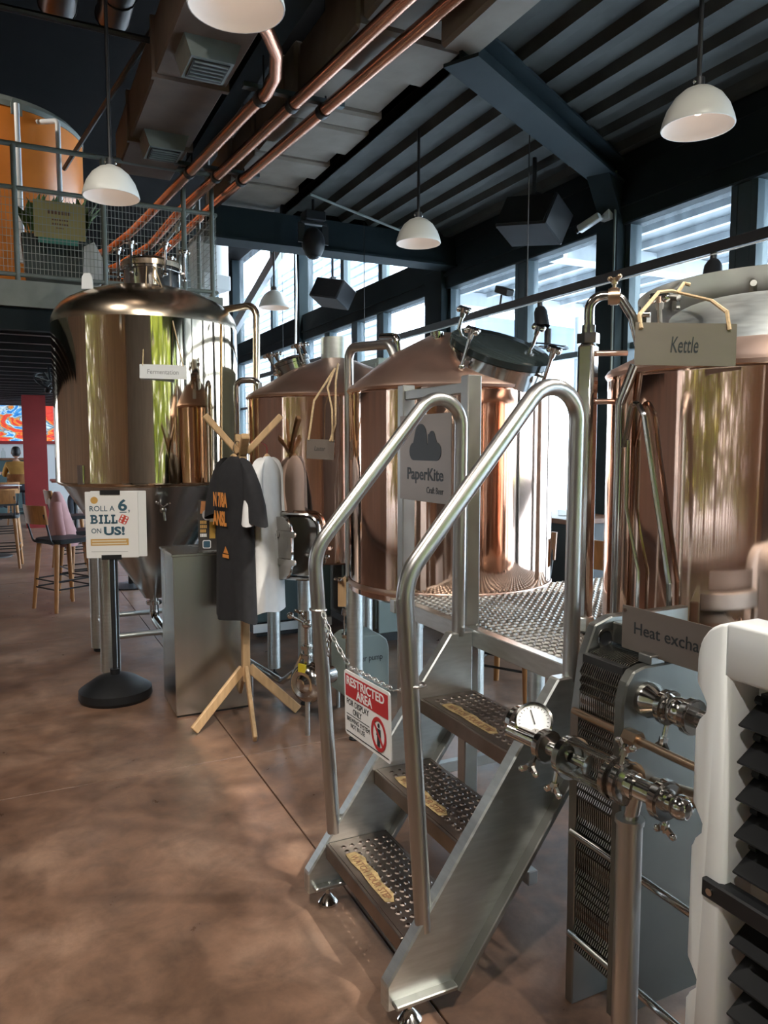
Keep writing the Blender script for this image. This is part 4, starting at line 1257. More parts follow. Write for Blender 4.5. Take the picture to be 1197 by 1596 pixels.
for k, z in enumerate((1.045, .965, .885, .805, .725, .565, .485, .405, .335)):
    lv = MB(); lv.bar((X0 + .052, oy0 + .004, z), (X0 + .052, oy1 - .012, z), .092, .006, up=(-.62, 0, 1), bev=.002)
    lo = lv.build('louvre', black_pl, ac, smooth=False)
    b = MB(); b.cyl((X0 + .07, oy1 - .03, z + .022), (X0 + .07, oy1 - .012, z + .022), .010, seg=8).box((X0 + .085, oy1 - .03, z + .03), (.03, .02, .016)); b.build('louvre_pivot', black_pl, lo)
MB().span((X0 + .075, oy1 - .05, .72), (X0 + .085, oy1 - .035, 1.05)).build('link_bar', black_pl, ac, smooth=False)
MB().span((X0 + .075, oy1 - .05, .33), (X0 + .085, oy1 - .035, .57)).build('link_bar', black_pl, ac, smooth=False)
MB().span((X0 - .012, oy0 - .05, .625), (X0 + .03, oy1 + .045, .668), bev=.004).build('cross_bar', black_pl, ac, smooth=False)
MB().cyl((X0 - .010, oy1 + .02, .646), (X0 - .017, oy1 + .02, .646), .008).build('screw', polish, ac)
for x, y in ((X0 + .1, Y0 + .08), (X0 + .1, Y1 - .1), (X1 - .08, Y0 + .08), (X1 - .08, Y1 - .1)):
    b = MB().cyl((x - .012, y, .03), (x + .012, y, .03), .03).cyl((x, y, .05), (x, y, .065), .012); b.build('caster', black_pl, ac)

# ---------------------------------------------------------------- pump, pipework below the tanks
ip = thing('inlet_pipe', 'tall vertical steel pipe with elbow at top and sight glass fittings below', 'pipe', (1.66, 3.80, 0))
b = MB().tube(fillet([(1.665, 3.83, .80), (1.665, 3.83, 2.135), (1.735, 3.47, 2.115), (1.755, 3.40, 1.98)], [0, .06, .06, 0], 8), .025, 14); b.build('pipe_run', rail_m, ip)
b = MB()
for z in (.86, .80, .745, .69): tri_clamp(b, (1.665, 3.83, z), (0, 0, 1), .026, .026)
b.cyl((1.665, 3.83, .66), (1.665, 3.83, .88), .028)
b.build('fittings', polish, ip)
b = MB(); wing_nut(b, (1.63, 3.81, .86), (-.8, -.4, .25), .06); wing_nut(b, (1.70, 3.80, .80), (.8, -.5, .1), .07); wing_nut(b, (1.70, 3.80, .87), (.8, -.5, .2), .05); b.build('wing_nut', polish, ip)
MB().lathe([(.036, 0), (.036, .11), (.032, .11), (.032, 0)], Matrix.Translation((1.665, 3.83, .555)), 20, close=True).build('sight_glass', clear, ip)
b = MB()
for q in range(4):
    a = q * PI / 2 + .4
    b.cyl((1.665 + .045 * math.cos(a), 3.83 + .045 * math.sin(a), .54), (1.665 + .045 * math.cos(a), 3.83 + .045 * math.sin(a), .68), .004, seg=6)
b.cyl((1.665, 3.83, .535), (1.665, 3.83, .555), .048).cyl((1.665, 3.83, .665), (1.665, 3.83, .685), .048).cyl((1.665, 3.83, .30), (1.665, 3.83, .54), .026)
b.build('sight_cage', polish, ip)
b = MB().cyl((1.665, 3.83, .0), (1.665, 3.83, .30), .03); b.build('stand_pipe', steel, ip)

wt = thing('wooden_tag', 'small pale wooden tag tied beside the vertical steel pipe', 'tag', (1.60, 3.80, .70))
board(wt, frame((1.585, 3.81, .72), (.85, -.5, 0), (.06, 0, 1)), .045, .16, .006, wood, 'tag_board', .003)
rope(wt, [(1.605, 3.795, .87), (1.625, 3.80, .89), (1.64, 3.80, .86)], .002, 'string')

pu = thing('wort_pump', 'grey housing lettered pump on the floor between lauter tun and mash tun', 'pump', (1.79, 4.16, 0))
pmf = frame((1.72, 4.03, .12), (1, 0, 0), (0, 0, 1))
hous = [(0, 0), (.29, 0), (.29, .27), (.275, .32), (.23, .355), (.06, .355), (.015, .33), (0, .28)]
MB().prism(hous, pmf @ Matrix.Translation((0, 0, -.22)), .22, bev=.006).build('motor_cover', green_cab, pu, smooth=False)
text('Water pump', pmf @ Matrix.Translation((0, 0, .001)), .03, .19, .215, .048, ink, 'lettering', pu)
MB().prism([(.01, .02), (.23, .02), (.23, .04), (.01, .04)], pmf @ Matrix.Translation((0, 0, -.2)), .1).build('base', black_m, pu, smooth=False)
b = MB()
for q in (.03, .26):
    for z in (-.04, -.18):
        p = pmf @ V((q, 0, z)); b.cyl((p.x, p.y, 0), (p.x, p.y, .15), .012, seg=8)
o = b.build('pump_foot', steel, pu); o['kind'] = 'stuff'

wp = thing('transfer_pump', 'round polished centrifugal pump head with yellow sticker beside the lauter tun leg', 'pump', (1.42, 3.86, 0))
pc_ = V((1.42, 3.86, .30)); pd = V((-.9, -.45, 0)).normalized()
MB().lathe([(0, .05), (.03, .055), (.05, .04), (.075, .045), (.10, .03), (.112, 0), (.112, -.03), (.09, -.05), (.05, -.06), (.05, -.20), (0, -.20)], axis_frame(pc_, pd), 32).build('pump_head', polish, wp)
b = MB().cyl(pc_ + V((0, 0, .10)), pc_ + V((0, 0, .22)), .018)
for z in (.15, .20): tri_clamp(b, pc_ + V((0, 0, z)), (0, 0, 1), .02, .02)
b.cyl(pc_ + V((0, 0, .22)), pc_ + V((0, 0, .40)), .014)
b.ball(pc_ + V((0, 0, .33)), .028)
b.build('outlet_valve', polish, wp)
b = MB(); wing_nut(b, pc_ + V((-.01, 0, .36)), (-.6, -.3, .7), .07); b.build('wing_nut', polish, wp)
b = MB(); b.cyl(pc_ + V((0, 0, .33)), pc_ + V((-.10, -.02, .39)), .008); b.ball(pc_ + V((-.10, -.02, .39)), .02); b.build('valve_handle', polish, wp)
yq = MB().box(pc_ + pd * .04 + V((0, 0, .09)), (.05, .012, .045), rotz(math.radians(-63)).to_3x3()); yq.build('sticker', mat('yellow_sticker', (.62, .50, .03), 0, .5), wp, smooth=False)
b = MB().cyl(pc_ - pd * .15 + V((0, 0, 0)), (pc_.x - pd.x * .15, pc_.y - pd.y * .15, 0), .02); b.cyl((1.42, 3.86, 0), (1.42, 3.86, .20), .014); b.build('pump_foot', steel, wp)
fpz = thing('floor_pipe', 'bent steel pipe run low between the tank legs', 'pipe', (1.3, 4.4, .2))
b = MB().tube(fillet([(1.02, 4.95, .26), (1.30, 4.66, .24), (1.42, 4.30, .18), (1.395, 3.98, .33), (1.41, 3.88, .46)], .06, 5), .02, 10); b.build('pipe_run', polish, fpz)
b = MB().cyl((1.32, 4.62, 0), (1.32, 4.62, .23), .012); b.build('pipe_stand', polish, fpz)

# pale green control cabinet and dark panel behind the tanks
cb = thing('control_cabinet', 'pale green steel cabinet standing behind the lauter tun', 'cabinet', (2.9, 6.2, 0))
MB().span((2.62, 5.45, .08), (3.05, 7.05, 2.30), bev=.008).build('body', green_cab, cb, smooth=False)
for y in (5.47, 6.01, 6.54):
    d_ = MB().span((2.605, y, .12), (2.622, y + .50, 2.26), bev=.004).build('door', green_cab, cb, smooth=False)
    MB().span((2.585, y + .05, 1.1), (2.604, y + .07, 1.25)).build('handle', black_pl, d_, smooth=False)
MB().span((2.66, 5.5, 0), (3.0, 7.0, .08)).build('plinth', black_m, cb, smooth=False)
tp = thing('dark_panel_cabinet', 'low dark teal cabinet under and behind the tanks', 'cabinet', (2.0, 6.0, 0))
MB().span((1.75, 6.05, .13), (2.45, 6.6, .95), bev=.008).build('body', teal_cab, tp, smooth=False)
MB().span((1.75, 6.035, .05), (2.45, 6.05, .12)).build('kick_rail', white_pl, tp, smooth=False)
MB().span((1.80, 6.1, 0), (2.40, 6.55, .13)).build('plinth', black_m, tp, smooth=False)
# ================================================================== OVERHEAD
def lamp(x, y, z, label, ztop, power=0.04, R=.165):
    o = thing('pendant_lamp', label, 'pendant lamp', (x, y, z), 'white dome pendant lamps')
    T = Matrix.Translation((x, y, z))
    outer = [(R, 0), (R * 1.01, .006), (R * .97, .035), (R * .86, .085), (R * .66, .135), (R * .42, .168), (R * .2, .182), (.03, .186)]
    inner = [(r - .004, zz - .004 if zz > .02 else zz) for r, zz in outer]
    MB().lathe(outer, T, 40).build('lamp_shade', lamp_white, o, ang=60)
    MB().lathe(inner, T, 40).lathe([(R, 0), (R - .004, 0)], T, 40).build('shade_lining', lamp_in, o, ang=60)
    MB().cyl((x, y, z + .18), (x, y, z + .225), .026).build('socket_cap', black_m, o)
    b = MB()
    for q in (-1, 1): b.ball((x + q * .028, y, z + .205), .010, seg=8, rings=6)
    b.build('socket_screw', polish, o)
    MB().cyl((x, y, z + .22), (x, y, ztop), .011, seg=8).build('stem', black_m, o)
    MB().ball((x, y, z + .10), .035, (1, 1, 1.2)).build('bulb', bulb_m, o)
    ld = bpy.data.lights.new('lamp_light', 'POINT')
    ld.energy = power
    ld.color = (1.0, 0.84, 0.68)
    ld.shadow_soft_size = .035
    lo = bpy.data.objects.new('lamp_light', ld)
    C.objects.link(lo); lo.parent = o; lo.location = (0, 0, .035)
    return o
lamp(2.97, 2.69, 3.10, 'large white dome pendant lamp hanging nearest the window column at top right', roof_z(2.97) + .05)
lamp(2.77, 5.07, 3.10, 'white dome pendant lamp hanging above the mash tun in mid picture', roof_z(2.77) + .05)
lamp(.60, 4.97, 3.10, 'white dome pendant lamp in front of the mezzanine railing', 5.4)
lamp(.75, 2.68, 3.10, 'white dome pendant lamp cut off by the top edge beside bent copper pipe', 5.3)
lamp(2.62, 8.05, 3.10, 'smallest farthest white dome pendant lamp right of the fermentation tank', 5.62)
lamp(.7, -1.2, 3.10, 'white dome pendant lamp behind the viewer', 5.35)
lamp(2.6, -.6, 3.10, 'white dome pendant lamp behind the viewer near windows', roof_z(2.6) + .05)
lamp(-2.5, 1.5, 3.10, 'white dome pendant lamp left of the viewer', 5.62)
lamp(-2.6, 5.2, 3.10, 'white dome pendant lamp far left before the mezzanine', 5.62)

# brewhouse display spots on the roof steel above and behind the viewer, plus added fill spots
def display_spot(x, y, z, tx, ty, tz, label, power, ztop, ang=75):
    o = thing('display_spotlight', label, 'spotlight', (x, y, z), 'brewhouse display spotlights')
    d = (V((tx, ty, tz)) - V((x, y, z))).normalized()
    p = V((x, y, z))
    MB().lathe([(0, -.16), (.05, -.16), (.055, -.02), (.05, 0), (.045, -.02), (0, -.03)], axis_frame(p, d), 20).build('spot_body', black_m, o)
    MB().lathe([(0, -.026), (.043, -.020)], axis_frame(p, d), 20).build('spot_lens', bulb_m, o)
    MB().cyl(p - d * .10, (x, y, ztop), .008, seg=8).build('spot_rod', black_m, o)
    ld = bpy.data.lights.new('spot_light', 'SPOT')
    ld.energy = power; ld.color = (1.0, .93, .84); ld.spot_size = math.radians(ang); ld.spot_blend = .6; ld.shadow_soft_size = .045
    lo = bpy.data.objects.new('spot_light', ld); C.objects.link(lo); lo.parent = o
    lo.rotation_euler = d.to_track_quat('-Z', 'Y').to_euler(); lo.location = d * .01
display_spot(2.75, 1.35, 3.60, 1.2, 2.3, .3, 'display spotlight above the stair, out of frame', 80, 3.9)
display_spot(-.6, .6, 4.6, 1.3, 4.5, 1.2, 'display spotlight above left of the viewer', 100, 5.62)
display_spot(1.2, -.8, 4.5, 1.8, 3.2, 1.4, 'display spotlight behind the viewer aimed at the tanks', 110, roof_z(1.2) + .05)
display_spot(-1.5, 3.2, 4.9, .3, 4.0, 0, 'display spotlight over the left floor', 70, 5.62, 95)
display_spot(-1.2, -.4, 4.5, 1.4, 1.6, .7, 'added fill spotlight left of the viewer aimed at the heat exchanger', 90, 5.62)  # unseen lamp added to brighten the air cooler and heat exchanger
display_spot(-1.1, 7.5, 5.3, .0, 8.6, 4.0, 'added fill spotlight over the mezzanine aimed at the orange tank', 30, 5.62, 90)  # unseen lamp added to lift the dim tank on the mezzanine
# copper pipes in three lines under the deck
cp = []
paths = [
    [(.60, 3.62, 3.88), (.95, 3.84, 3.86), (1.16, 3.97, 3.85), (1.32, 4.14, 3.85), (1.45, 4.36, 3.85), (1.53, 4.62, 3.85), (1.55, 4.86, 3.85), (1.52, 5.10, 3.85), (1.40, 6.54, 3.85), (1.28, 7.35, 3.79), (1.15, 8.2, 3.74), (.98, 8.6, 3.64), (.75, 8.74, 3.58)],
    [(1.96, 2.6, 3.85), (1.87, 3.58, 3.85), (1.61, 6.7, 3.85), (1.50, 7.4, 3.80), (1.38, 8.4, 3.70), (1.1, 8.9, 3.55), (.80, 9.0, 3.46)],
    [(2.18, 2.5, 3.85), (2.09, 3.47, 3.85), (1.78, 7.26, 3.85), (1.62, 8.3, 3.75), (1.3, 9.1, 3.48), (.81, 9.25, 3.36)],
]
labs = ['copper pipe with wide bend overhead, leftmost of three parallel lines', 'straight copper pipe overhead, middle of three parallel lines', 'straight copper pipe overhead nearest the beige duct']
for pth, lb in zip(paths, labs):
    o = MB().tube(fillet(pth, [.30] * len(pth), 5), .040, 14).build('copper_pipe', cpipe)
    tag(o, lb, 'pipe', 'copper pipes under the roof')
def at_y(pth, y):
    for a, b in zip(pth[:-1], pth[1:]):
        if (a[1] - y) * (b[1] - y) <= 0:
            f = (y - a[1]) / (b[1] - a[1]); return V(a) + (V(b) - V(a)) * f
for y, lb in ((4.95, 'black pipe hanger channel carrying the copper pipes near the bend'), (6.5, 'black pipe hanger channel carrying copper pipes in front of railing')):
    h = thing('pipe_hanger', lb, 'bracket', (1.6, y, 3.9), 'pipe hanger channels')
    ps_ = [at_y(p, y) for p in paths]
    MB().bar(ps_[0] + V((-.12, 0, .06)), ps_[2] + V((.15, 0, .06)), .05, .03).build('channel', teal_frame, h, smooth=False)
    for p in ps_:
        MB().cyl(p + V((0, -.03, 0)), p + V((0, .03, 0)), .048, seg=14).build('pipe_clip', black_m, h)
    for q in (0, 2):
        MB().cyl(ps_[q] + V((.02, 0, .07)), (ps_[q].x + .02, y, roof_z(ps_[q].x) + .02), .006, seg=6).build('hanger_rod', black_m, h)

# beige insulated duct, in uneven wrapped lengths
du = thing('insulated_duct', 'beige insulated air duct wrapped in uneven lengths beside the copper pipes', 'duct', (2.1, 5.0, 3.95))
ys = [2.2, 3.25, 3.62, 4.0, 4.5, 5.05, 5.3, 5.75, 6.05, 6.4, 6.8, 7.2, 7.7]
for k, (a, b_) in enumerate(zip(ys[:-1], ys[1:])):
    g_ = (.00, .035, .012, .04, .0, .03, .045, .01, .035, .0, .03, .015)[k]
    MB().span((1.84 - g_, a + .004, 3.95 - g_), (2.44 + g_, b_ - .004, 4.30 + g_), bev=.02).build('duct_section', duct_m, du, smooth=False)
MB().span((2.17, 3.0, 3.75), (2.40, 3.74, 4.32), bev=.02).build('duct_section', duct_m, du, smooth=False)
d2 = thing('brown_supply_duct', 'brown rectangular duct with two air diffusers overhead on the left', 'duct', (1.0, 4.5, 4.0))
ys = [1.6, 2.9, 4.15, 5.3, 6.45, 7.3]
for k, (a, b_) in enumerate(zip(ys[:-1], ys[1:])):
    MB().span((.93, a + .006, 4.02), (1.40, b_ - .006, 4.36), bev=.012).build('duct_section', duct_b, d2, smooth=False)
for y in ys[1:-1]:
    MB().span((.91, y - .02, 3.995), (1.42, y + .02, 4.38)).build('duct_flange', duct_b, d2, smooth=False)
for y in (4.85, 6.35):
    df = MB().prism([(1.0, 4.02), (1.34, 4.02), (1.30, 3.90), (1.04, 3.90)], XZ(y - .15), .30).build('diffuser', rail_green, d2, smooth=False)
    MB().span((1.06, y - .12, 3.892), (1.28, y + .12, 3.899)).build('diffuser_mouth', black_m, df, smooth=False)
    for q in range(5):
        MB().span((1.07, y - .11 + .045 * q, 3.885), (1.27, y - .10 + .045 * q, 3.892)).build('fin', rail_green, df, smooth=False)
# dark service pipes and beams between the ducts
for x, z, w, lb in ((1.56, 4.12, .14, 'black steel joist running beside the brown duct'), (1.72, 4.40, .08, 'slim black steel joist above the copper pipes')):
    b = MB().span((x - w / 2, 1.0, z), (x + w / 2, 7.3, z + .02)).span((x - .01, 1.0, z + .02), (x + .01, 7.3, z + .2)).span((x - w / 2, 1.0, z + .2), (x + w / 2, 7.3, z + .22))
    tag(b.build('steel_joist', teal_paint, smooth=False), lb, 'joist')
for k, (x, z, r) in enumerate(((.42, 4.80, .13), (.80, 4.80, .12), (.02, 4.95, .14))):
    o = thing('spiral_duct', ('dark round spiral duct at top left, middle of three', 'dark round spiral duct at top left nearest the brown duct', 'dark round spiral duct at top left farthest from the brown duct')[k], 'duct', (x, 4, z), 'round spiral ducts')
    y = 1.0
    while y < 6.0:
        MB().cyl((x, y, z), (x, y + .34, z), r, seg=18, cap=False).build('duct_length', mat('spiral_duct_steel', (.10, .065, .05), .8, .32, var=.2, scale=5) if 'spiral_duct_steel' not in MAT else MAT['spiral_duct_steel'], o)
        MB().torus((x, y + .345, z), (0, 1, 0), r, .008, 18, 6).build('duct_seam', black_m, o)
        y += .35
o = MB().cyl((-2.5, 5.45, 4.30), (1.02, 5.45, 4.30), .022, seg=8).build('conduit', black_m); tag(o, 'thin black pipe crossing overhead at top left', 'pipe')
o = MB().cyl((1.06, 4.9, 4.44), (.57, 8.3, 4.32), .022, seg=8).build('conduit', black_m); tag(o, 'thin black pipe running beside the brown duct edge', 'pipe')
sp = thing('ceiling_spotlight', 'small lit spotlight glowing high at the top left', 'spotlight', (.42, 4.45, 4.1))
MB().cyl((.42, 4.45, 4.12), (.42, 4.45, 4.22), .03).build('spot_body', black_m, sp)
MB().lathe([(0, 0), (.022, 0), (.022, .004), (0, .004)], Matrix.Translation((.42, 4.45, 4.115)), 14).build('spot_lens', mat('warm_lens', (1, .8, .6), 0, .5, emit=(1.0, .72, .42), estr=14), sp)
MB().cyl((.42, 4.45, 4.2), (.42, 4.45, 5.6), .006, seg=6).build('spot_rod', black_m, sp)

# lighting track along the windows with spots, fan and banner clips
tk = thing('lighting_track', 'long black lighting track running along the window wall', 'track', (3.3, 5.5, 2.6))
MB().span((3.28, 1.2, 2.595), (3.33, 11.0, 2.65), bev=.004).build('rail', black_m, tk, smooth=False)
MB().cyl((3.29, 1.2, 2.588), (3.29, 11.0, 2.588), .0035, seg=6).build('cable', white_pl, tk)
for y in (1.6, 4.45, 7.2, 9.8):
    MB().cyl((3.305, y, 2.64), (3.305, y, roof_z(3.3) if y < 7.3 else 5.6), .004, seg=6).build('hanger_wire', black_m, tk)
def track_spot(y, label, tilt):
    s = thing('track_spot', label, 'spotlight', (3.305, y, 2.4), 'spots on the lighting track')
    MB().cyl((3.305, y, 2.60), (3.305, y, 2.54), .018).build('swivel', black_m, s)
    d = V((math.sin(tilt) * -.6, -.3, -math.cos(tilt))).normalized()
    p = V((3.305, y, 2.55))
    MB().lathe([(0, 0), (.032, 0), (.045, .03), (.052, .14), (.046, .14), (.04, .11), (0, .10)], axis_frame(p, d), 18).build('spot_head', black_pl, s)
track_spot(4.30, 'black track spotlight hanging beside the ceiling fan blades', .1)
track_spot(2.86, 'black track spotlight above the kettle', .7)
sc_ = thing('track_clip_light', 'small black clip light on top of the lighting track', 'spotlight', (3.30, 5.0, 2.7))
MB().box((3.30, 4.72, 2.74), (.07, .16, .05), Matrix.Rotation(.35, 3, 'X'), bev=.006).build('light_head', black_pl, sc_)
MB().cyl((3.305, 4.78, 2.64), (3.305, 4.76, 2.72), .008).build('light_arm', black_m, sc_)
fa = thing('table_fan', 'small caged fan hanging below the lighting track', 'fan', (3.4, 4.33, 2.25))
MB().torus((3.40, 4.33, 2.30), (.1, -.1, 1), .14, .006, 28, 6).torus((3.40, 4.33, 2.29), (.1, -.1, 1), .075, .004, 24, 6).build('fan_cage', black_m, fa)
for k in range(6):
    a = k * PI / 3
    MB().bar((3.40, 4.33, 2.30), (3.40 + .14 * math.cos(a), 4.33 + .14 * math.sin(a), 2.295), .02, .004).build('fan_blade', steel_d, fa, smooth=False)
MB().cyl((3.40, 4.33, 2.28), (3.40, 4.33, 2.42), .025).cyl((3.40, 4.33, 2.42), (3.33, 4.33, 2.59), .008).build('fan_motor', black_m, fa)

# loudspeakers and stage lamp
def loudspeaker(c, rot, label, ztop):
    s = thing('loudspeaker', label, 'loudspeaker', c, 'hanging loudspeakers')
    m = rot.to_3x3()
    c = V(c)
    MB().box(c, (.30, .50, .28), m, bev=.012).build('cabinet', black_pl, s, smooth=False)
    MB().box(c + m @ V((-.152, 0, 0)), (.008, .46, .25), m).build('grille', black_m, s, smooth=False)
    MB().cyl(c + V((0, 0, .12)), (c.x, c.y, ztop), .018, seg=8).build('mount_pole', black_m, s)
    MB().box(c + V((0, 0, .17)), (.06, .10, .08)).build('mount_bracket', black_m, s, smooth=False)
loudspeaker((3.88, 5.15, 3.43), Matrix.Rotation(.45, 4, 'Y') @ rotz(.35), 'black loudspeaker hanging under the deck beside window column', roof_z(3.9) + .05)
loudspeaker((3.90, 9.5, 3.62), Matrix.Rotation(.45, 4, 'Y') @ rotz(.5), 'black loudspeaker hanging farther away below the cross beam', 5.6)
mh = thing('stage_lamp', 'black moving-head stage lamp hanging from the deck beside the beige duct', 'stage lamp', (2.62, 6.85, 3.5))
P = V((2.62, 6.85, 3.50))
MB().ball(P, .115, (.95, .95, 1.3)).build('lamp_head', black_pl, mh)
MB().cyl(P + V((0, 0, -.125)), P + V((0, 0, -.10)), .07).build('lamp_lens', clear, mh)
b = MB(); b.bar(P + V((-.12, 0, 0)), P + V((-.12, 0, .18)), .02, .06).bar(P + V((.12, 0, 0)), P + V((.12, 0, .18)), .02, .06).bar(P + V((-.13, 0, .18)), P + V((.13, 0, .18)), .06, .02); b.build('yoke', black_m, mh, smooth=False)
MB().box(P + V((0, 0, .24)), (.2, .16, .09), bev=.01).build('lamp_base', black_pl, mh, smooth=False)
MB().cyl(P + V((0, 0, .28)), (P.x, P.y, roof_z(P.x) + .03), .014).build('drop_pole', black_m, mh)
o = MB().cyl((2.50, 6.6, 3.86), (3.95, 6.9, 3.66), .012, seg=8).build('tie_rod', rail_green); tag(o, 'thin grey tie rod slanting below the deck to the cross beam', 'rod')
# cctv
cv = thing('security_camera', 'small white security camera on the window column', 'camera', (4.36, 4.80, 3.40))
MB().box((4.375, 4.85, 3.47), (.05, .10, .11), bev=.005).build('junction_box', white_pl, cv, smooth=False)
MB().cyl((4.36, 4.86, 3.44), (4.30, 4.88, 3.42), .018).build('arm', white_pl, cv)
MB().bar((4.30, 4.84, 3.44), (4.22, 5.0, 3.36), .06, .06, bev=.008).build('camera_body', white_pl, cv, smooth=False)
MB().cyl((4.224, 4.992, 3.364), (4.21, 5.02, 3.35), .022).build('camera_lens', black_pl, cv)
o = MB().tube(fillet([(4.385, 4.97, 3.9), (4.385, 4.96, 3.72), (4.385, 4.87, 3.62), (4.385, 4.86, 3.52)], .05, 4), .010, 8).build('cable_conduit', rail_green); tag(o, 'pale conduit bending down the window column to the security camera', 'conduit')
o = MB().cyl((4.39, 4.77, 3.78), (4.39, 4.77, 0.0), .009, seg=8).build('cable_conduit', rail_green); tag(o, 'straight conduit running down the near edge of window column', 'conduit')
o = MB().tube([(4.30, 12.1, 5.4), (4.32, 12.1, 4.2), (4.30, 12.12, 3.0), (4.33, 12.1, 1.0), (4.34, 12.1, 0.0)], .02, 8).build('hanging_cable', white_pl); tag(o, 'loose white cable hanging down the far column', 'cable')
vu = thing('vent_unit', 'white rounded ventilation unit with square box mounted beyond the mezzanine railing', 'ventilation unit', (2.1, 8.6, 3.4))
c_ = V((2.12, 8.9, 3.62))
MB().lathe([(0, 0), (.22, 0), (.22, .42), (0, .44)], Matrix.Translation(c_ + V((0, 0, -.10))), 28).build('drum', white_pl, vu, ang=40)
MB().box(c_ + V((-.03, -.2, -.19)), (.34, .30, .16), rotz(.25).to_3x3(), bev=.008).build('outlet_box', white_pl, vu, smooth=False)
MB().cyl(c_ + V((.05, 0, -.7)), c_ + V((.05, 0, -.1)), .02).build('drain_pipe', rail_green, vu)
MB().cyl(c_ + V((0, 0, .3)), V((2.12, 8.9, 5.6)), .03).build('support_rod', black_m, vu)
# ================================================================== MEZZANINE
mz = MB().span((-6.2, 7.0, 2.78), (1.74, 21.0, 2.92)).build('floor_mezzanine', mat('grey_green_slab', (.16, .18, .165), 0, .6, var=.1, scale=3), smooth=False)
struct(mz, 'grey green mezzanine floor edge above the hall')
MB().span((-6.2, 6.96, 2.74), (1.76, 7.0, 2.95)).build('edge_channel', rail_green, mz, smooth=False)
MB().span((1.74, 6.96, 2.74), (1.78, 12.0, 2.95)).build('edge_channel', rail_green, mz, smooth=False)
y = 7.6
while y < 20.9:
    MB().span((-6.2, y, 2.60), (1.74, y + .08, 2.78)).build('floor_joist', black_m, mz, smooth=False)
    y += .62
MB().span((-6.2, 7.02, 2.56), (1.74, 7.12, 2.78)).build('floor_joist', teal_paint, mz, smooth=False)
def railing(name, label, pts, posts_at, grp):
    r = thing(name, label, 'railing', (*pts[0][:2], 2.92), grp)
    a, b_ = V((*pts[0], 0)), V((*pts[1], 0))
    d = (b_ - a).normalized(); L = (b_ - a).length
    for z, rr_ in ((4.03, .021), (3.69, .018), (3.0, .018)):
        MB().cyl(a + V((0, 0, z)), b_ + V((0, 0, z)), rr_, seg=10).build('rail', rail_green, r)
    for q in posts_at:
        MB().cyl(a + d * q + V((0, 0, 2.80)), a + d * q + V((0, 0, 4.03)), .022, seg=10).build('post', rail_green, r)
    w = MB()
    n_ = int(L / .030)
    up_ = V((0, 0, 1)); side = d.cross(up_)
    for k in range(n_):
        p = a + d * (k * .030)
        w.bar(p + V((0, 0, 3.0)), p + V((0, 0, 3.68)), .0032, .0032)
    for k in range(12):
        z = 3.0 + k * .0605
        w.bar(a + V((0, 0, z)) + side * .003, b_ + V((0, 0, z)) + side * .003, .0032, .0032)
    o = w.build('wire_mesh', mat('mesh_wire', (.34, .36, .33), .3, .5) if 'mesh_wire' not in MAT else MAT['mesh_wire'], r, smooth=False)
    o['kind'] = 'stuff'
railing('mezzanine_railing', 'grey green railing with wire mesh along the mezzanine front edge', [(-3.0, 7.0), (1.72, 7.0)], (0.02, .75, 1.7, 2.4, 3.10, 3.78, 4.45, 4.70), None)
railing('mezzanine_railing', 'grey green mesh railing along the mezzanine side edge', [(1.74, 7.02), (1.74, 10.0)], (.7, 1.7, 2.7), None)
# orange tank
ot = thing('orange_tank', 'large orange tank with pale rim standing on the mezzanine', 'tank', (-.12, 9.1, 2.92))
OC = V((-.12, 9.1, 0)); OR_ = .93
MB().lathe([(0, 2.96), (OR_, 2.96), (OR_, 4.78)], Matrix.Translation(OC), 56).build('shell', orange_m, ot)
MB().lathe([(OR_ - .01, 4.78), (OR_ + .01, 4.78), (OR_ + .01, 4.83), (OR_ - .06, 4.90), (OR_ - .35, 4.97), (0, 5.0)], Matrix.Translation(OC), 56).build('rim', rail_green, ot)
MB().lathe([(OR_ * .55, 4.93), (OR_ * .55, 5.02), (OR_ * .5, 5.03), (0, 5.04)], Matrix.Translation(OC + V((.25, .1, 0))), 32).build('hatch', polish, ot)
le = MB().prism([(-.05, 0), (.05, 0), (.05, .10), (.03, .14), (-.03, .14), (-.05, .10)], frame(OC + V((.28, -.93, 4.70)), (1, .3, 0), (0, 0, 1)), .015).build('lifting_eye', rail_green, ot, smooth=False)
b = MB().tube(fillet([(.16, 7.95, 3.3), (.16, 7.95, 4.72)], .05), .024, 10); b.build('pipe_upright', white_pl, ot)
b = MB().tube(fillet([(.51, 8.08, 3.3), (.51, 8.08, 4.68), (.2, 8.5, 4.76)], .04, 4), .024, 10); b.build('pipe_upright', white_pl, ot)
for q in ((-.6, -.5), (.5, -.5), (-.5, .5), (.5, .5)):
    MB().cyl(OC + V((q[0], q[1], 2.92)), OC + V((q[0], q[1], 2.97)), .05).build('foot', steel, ot)
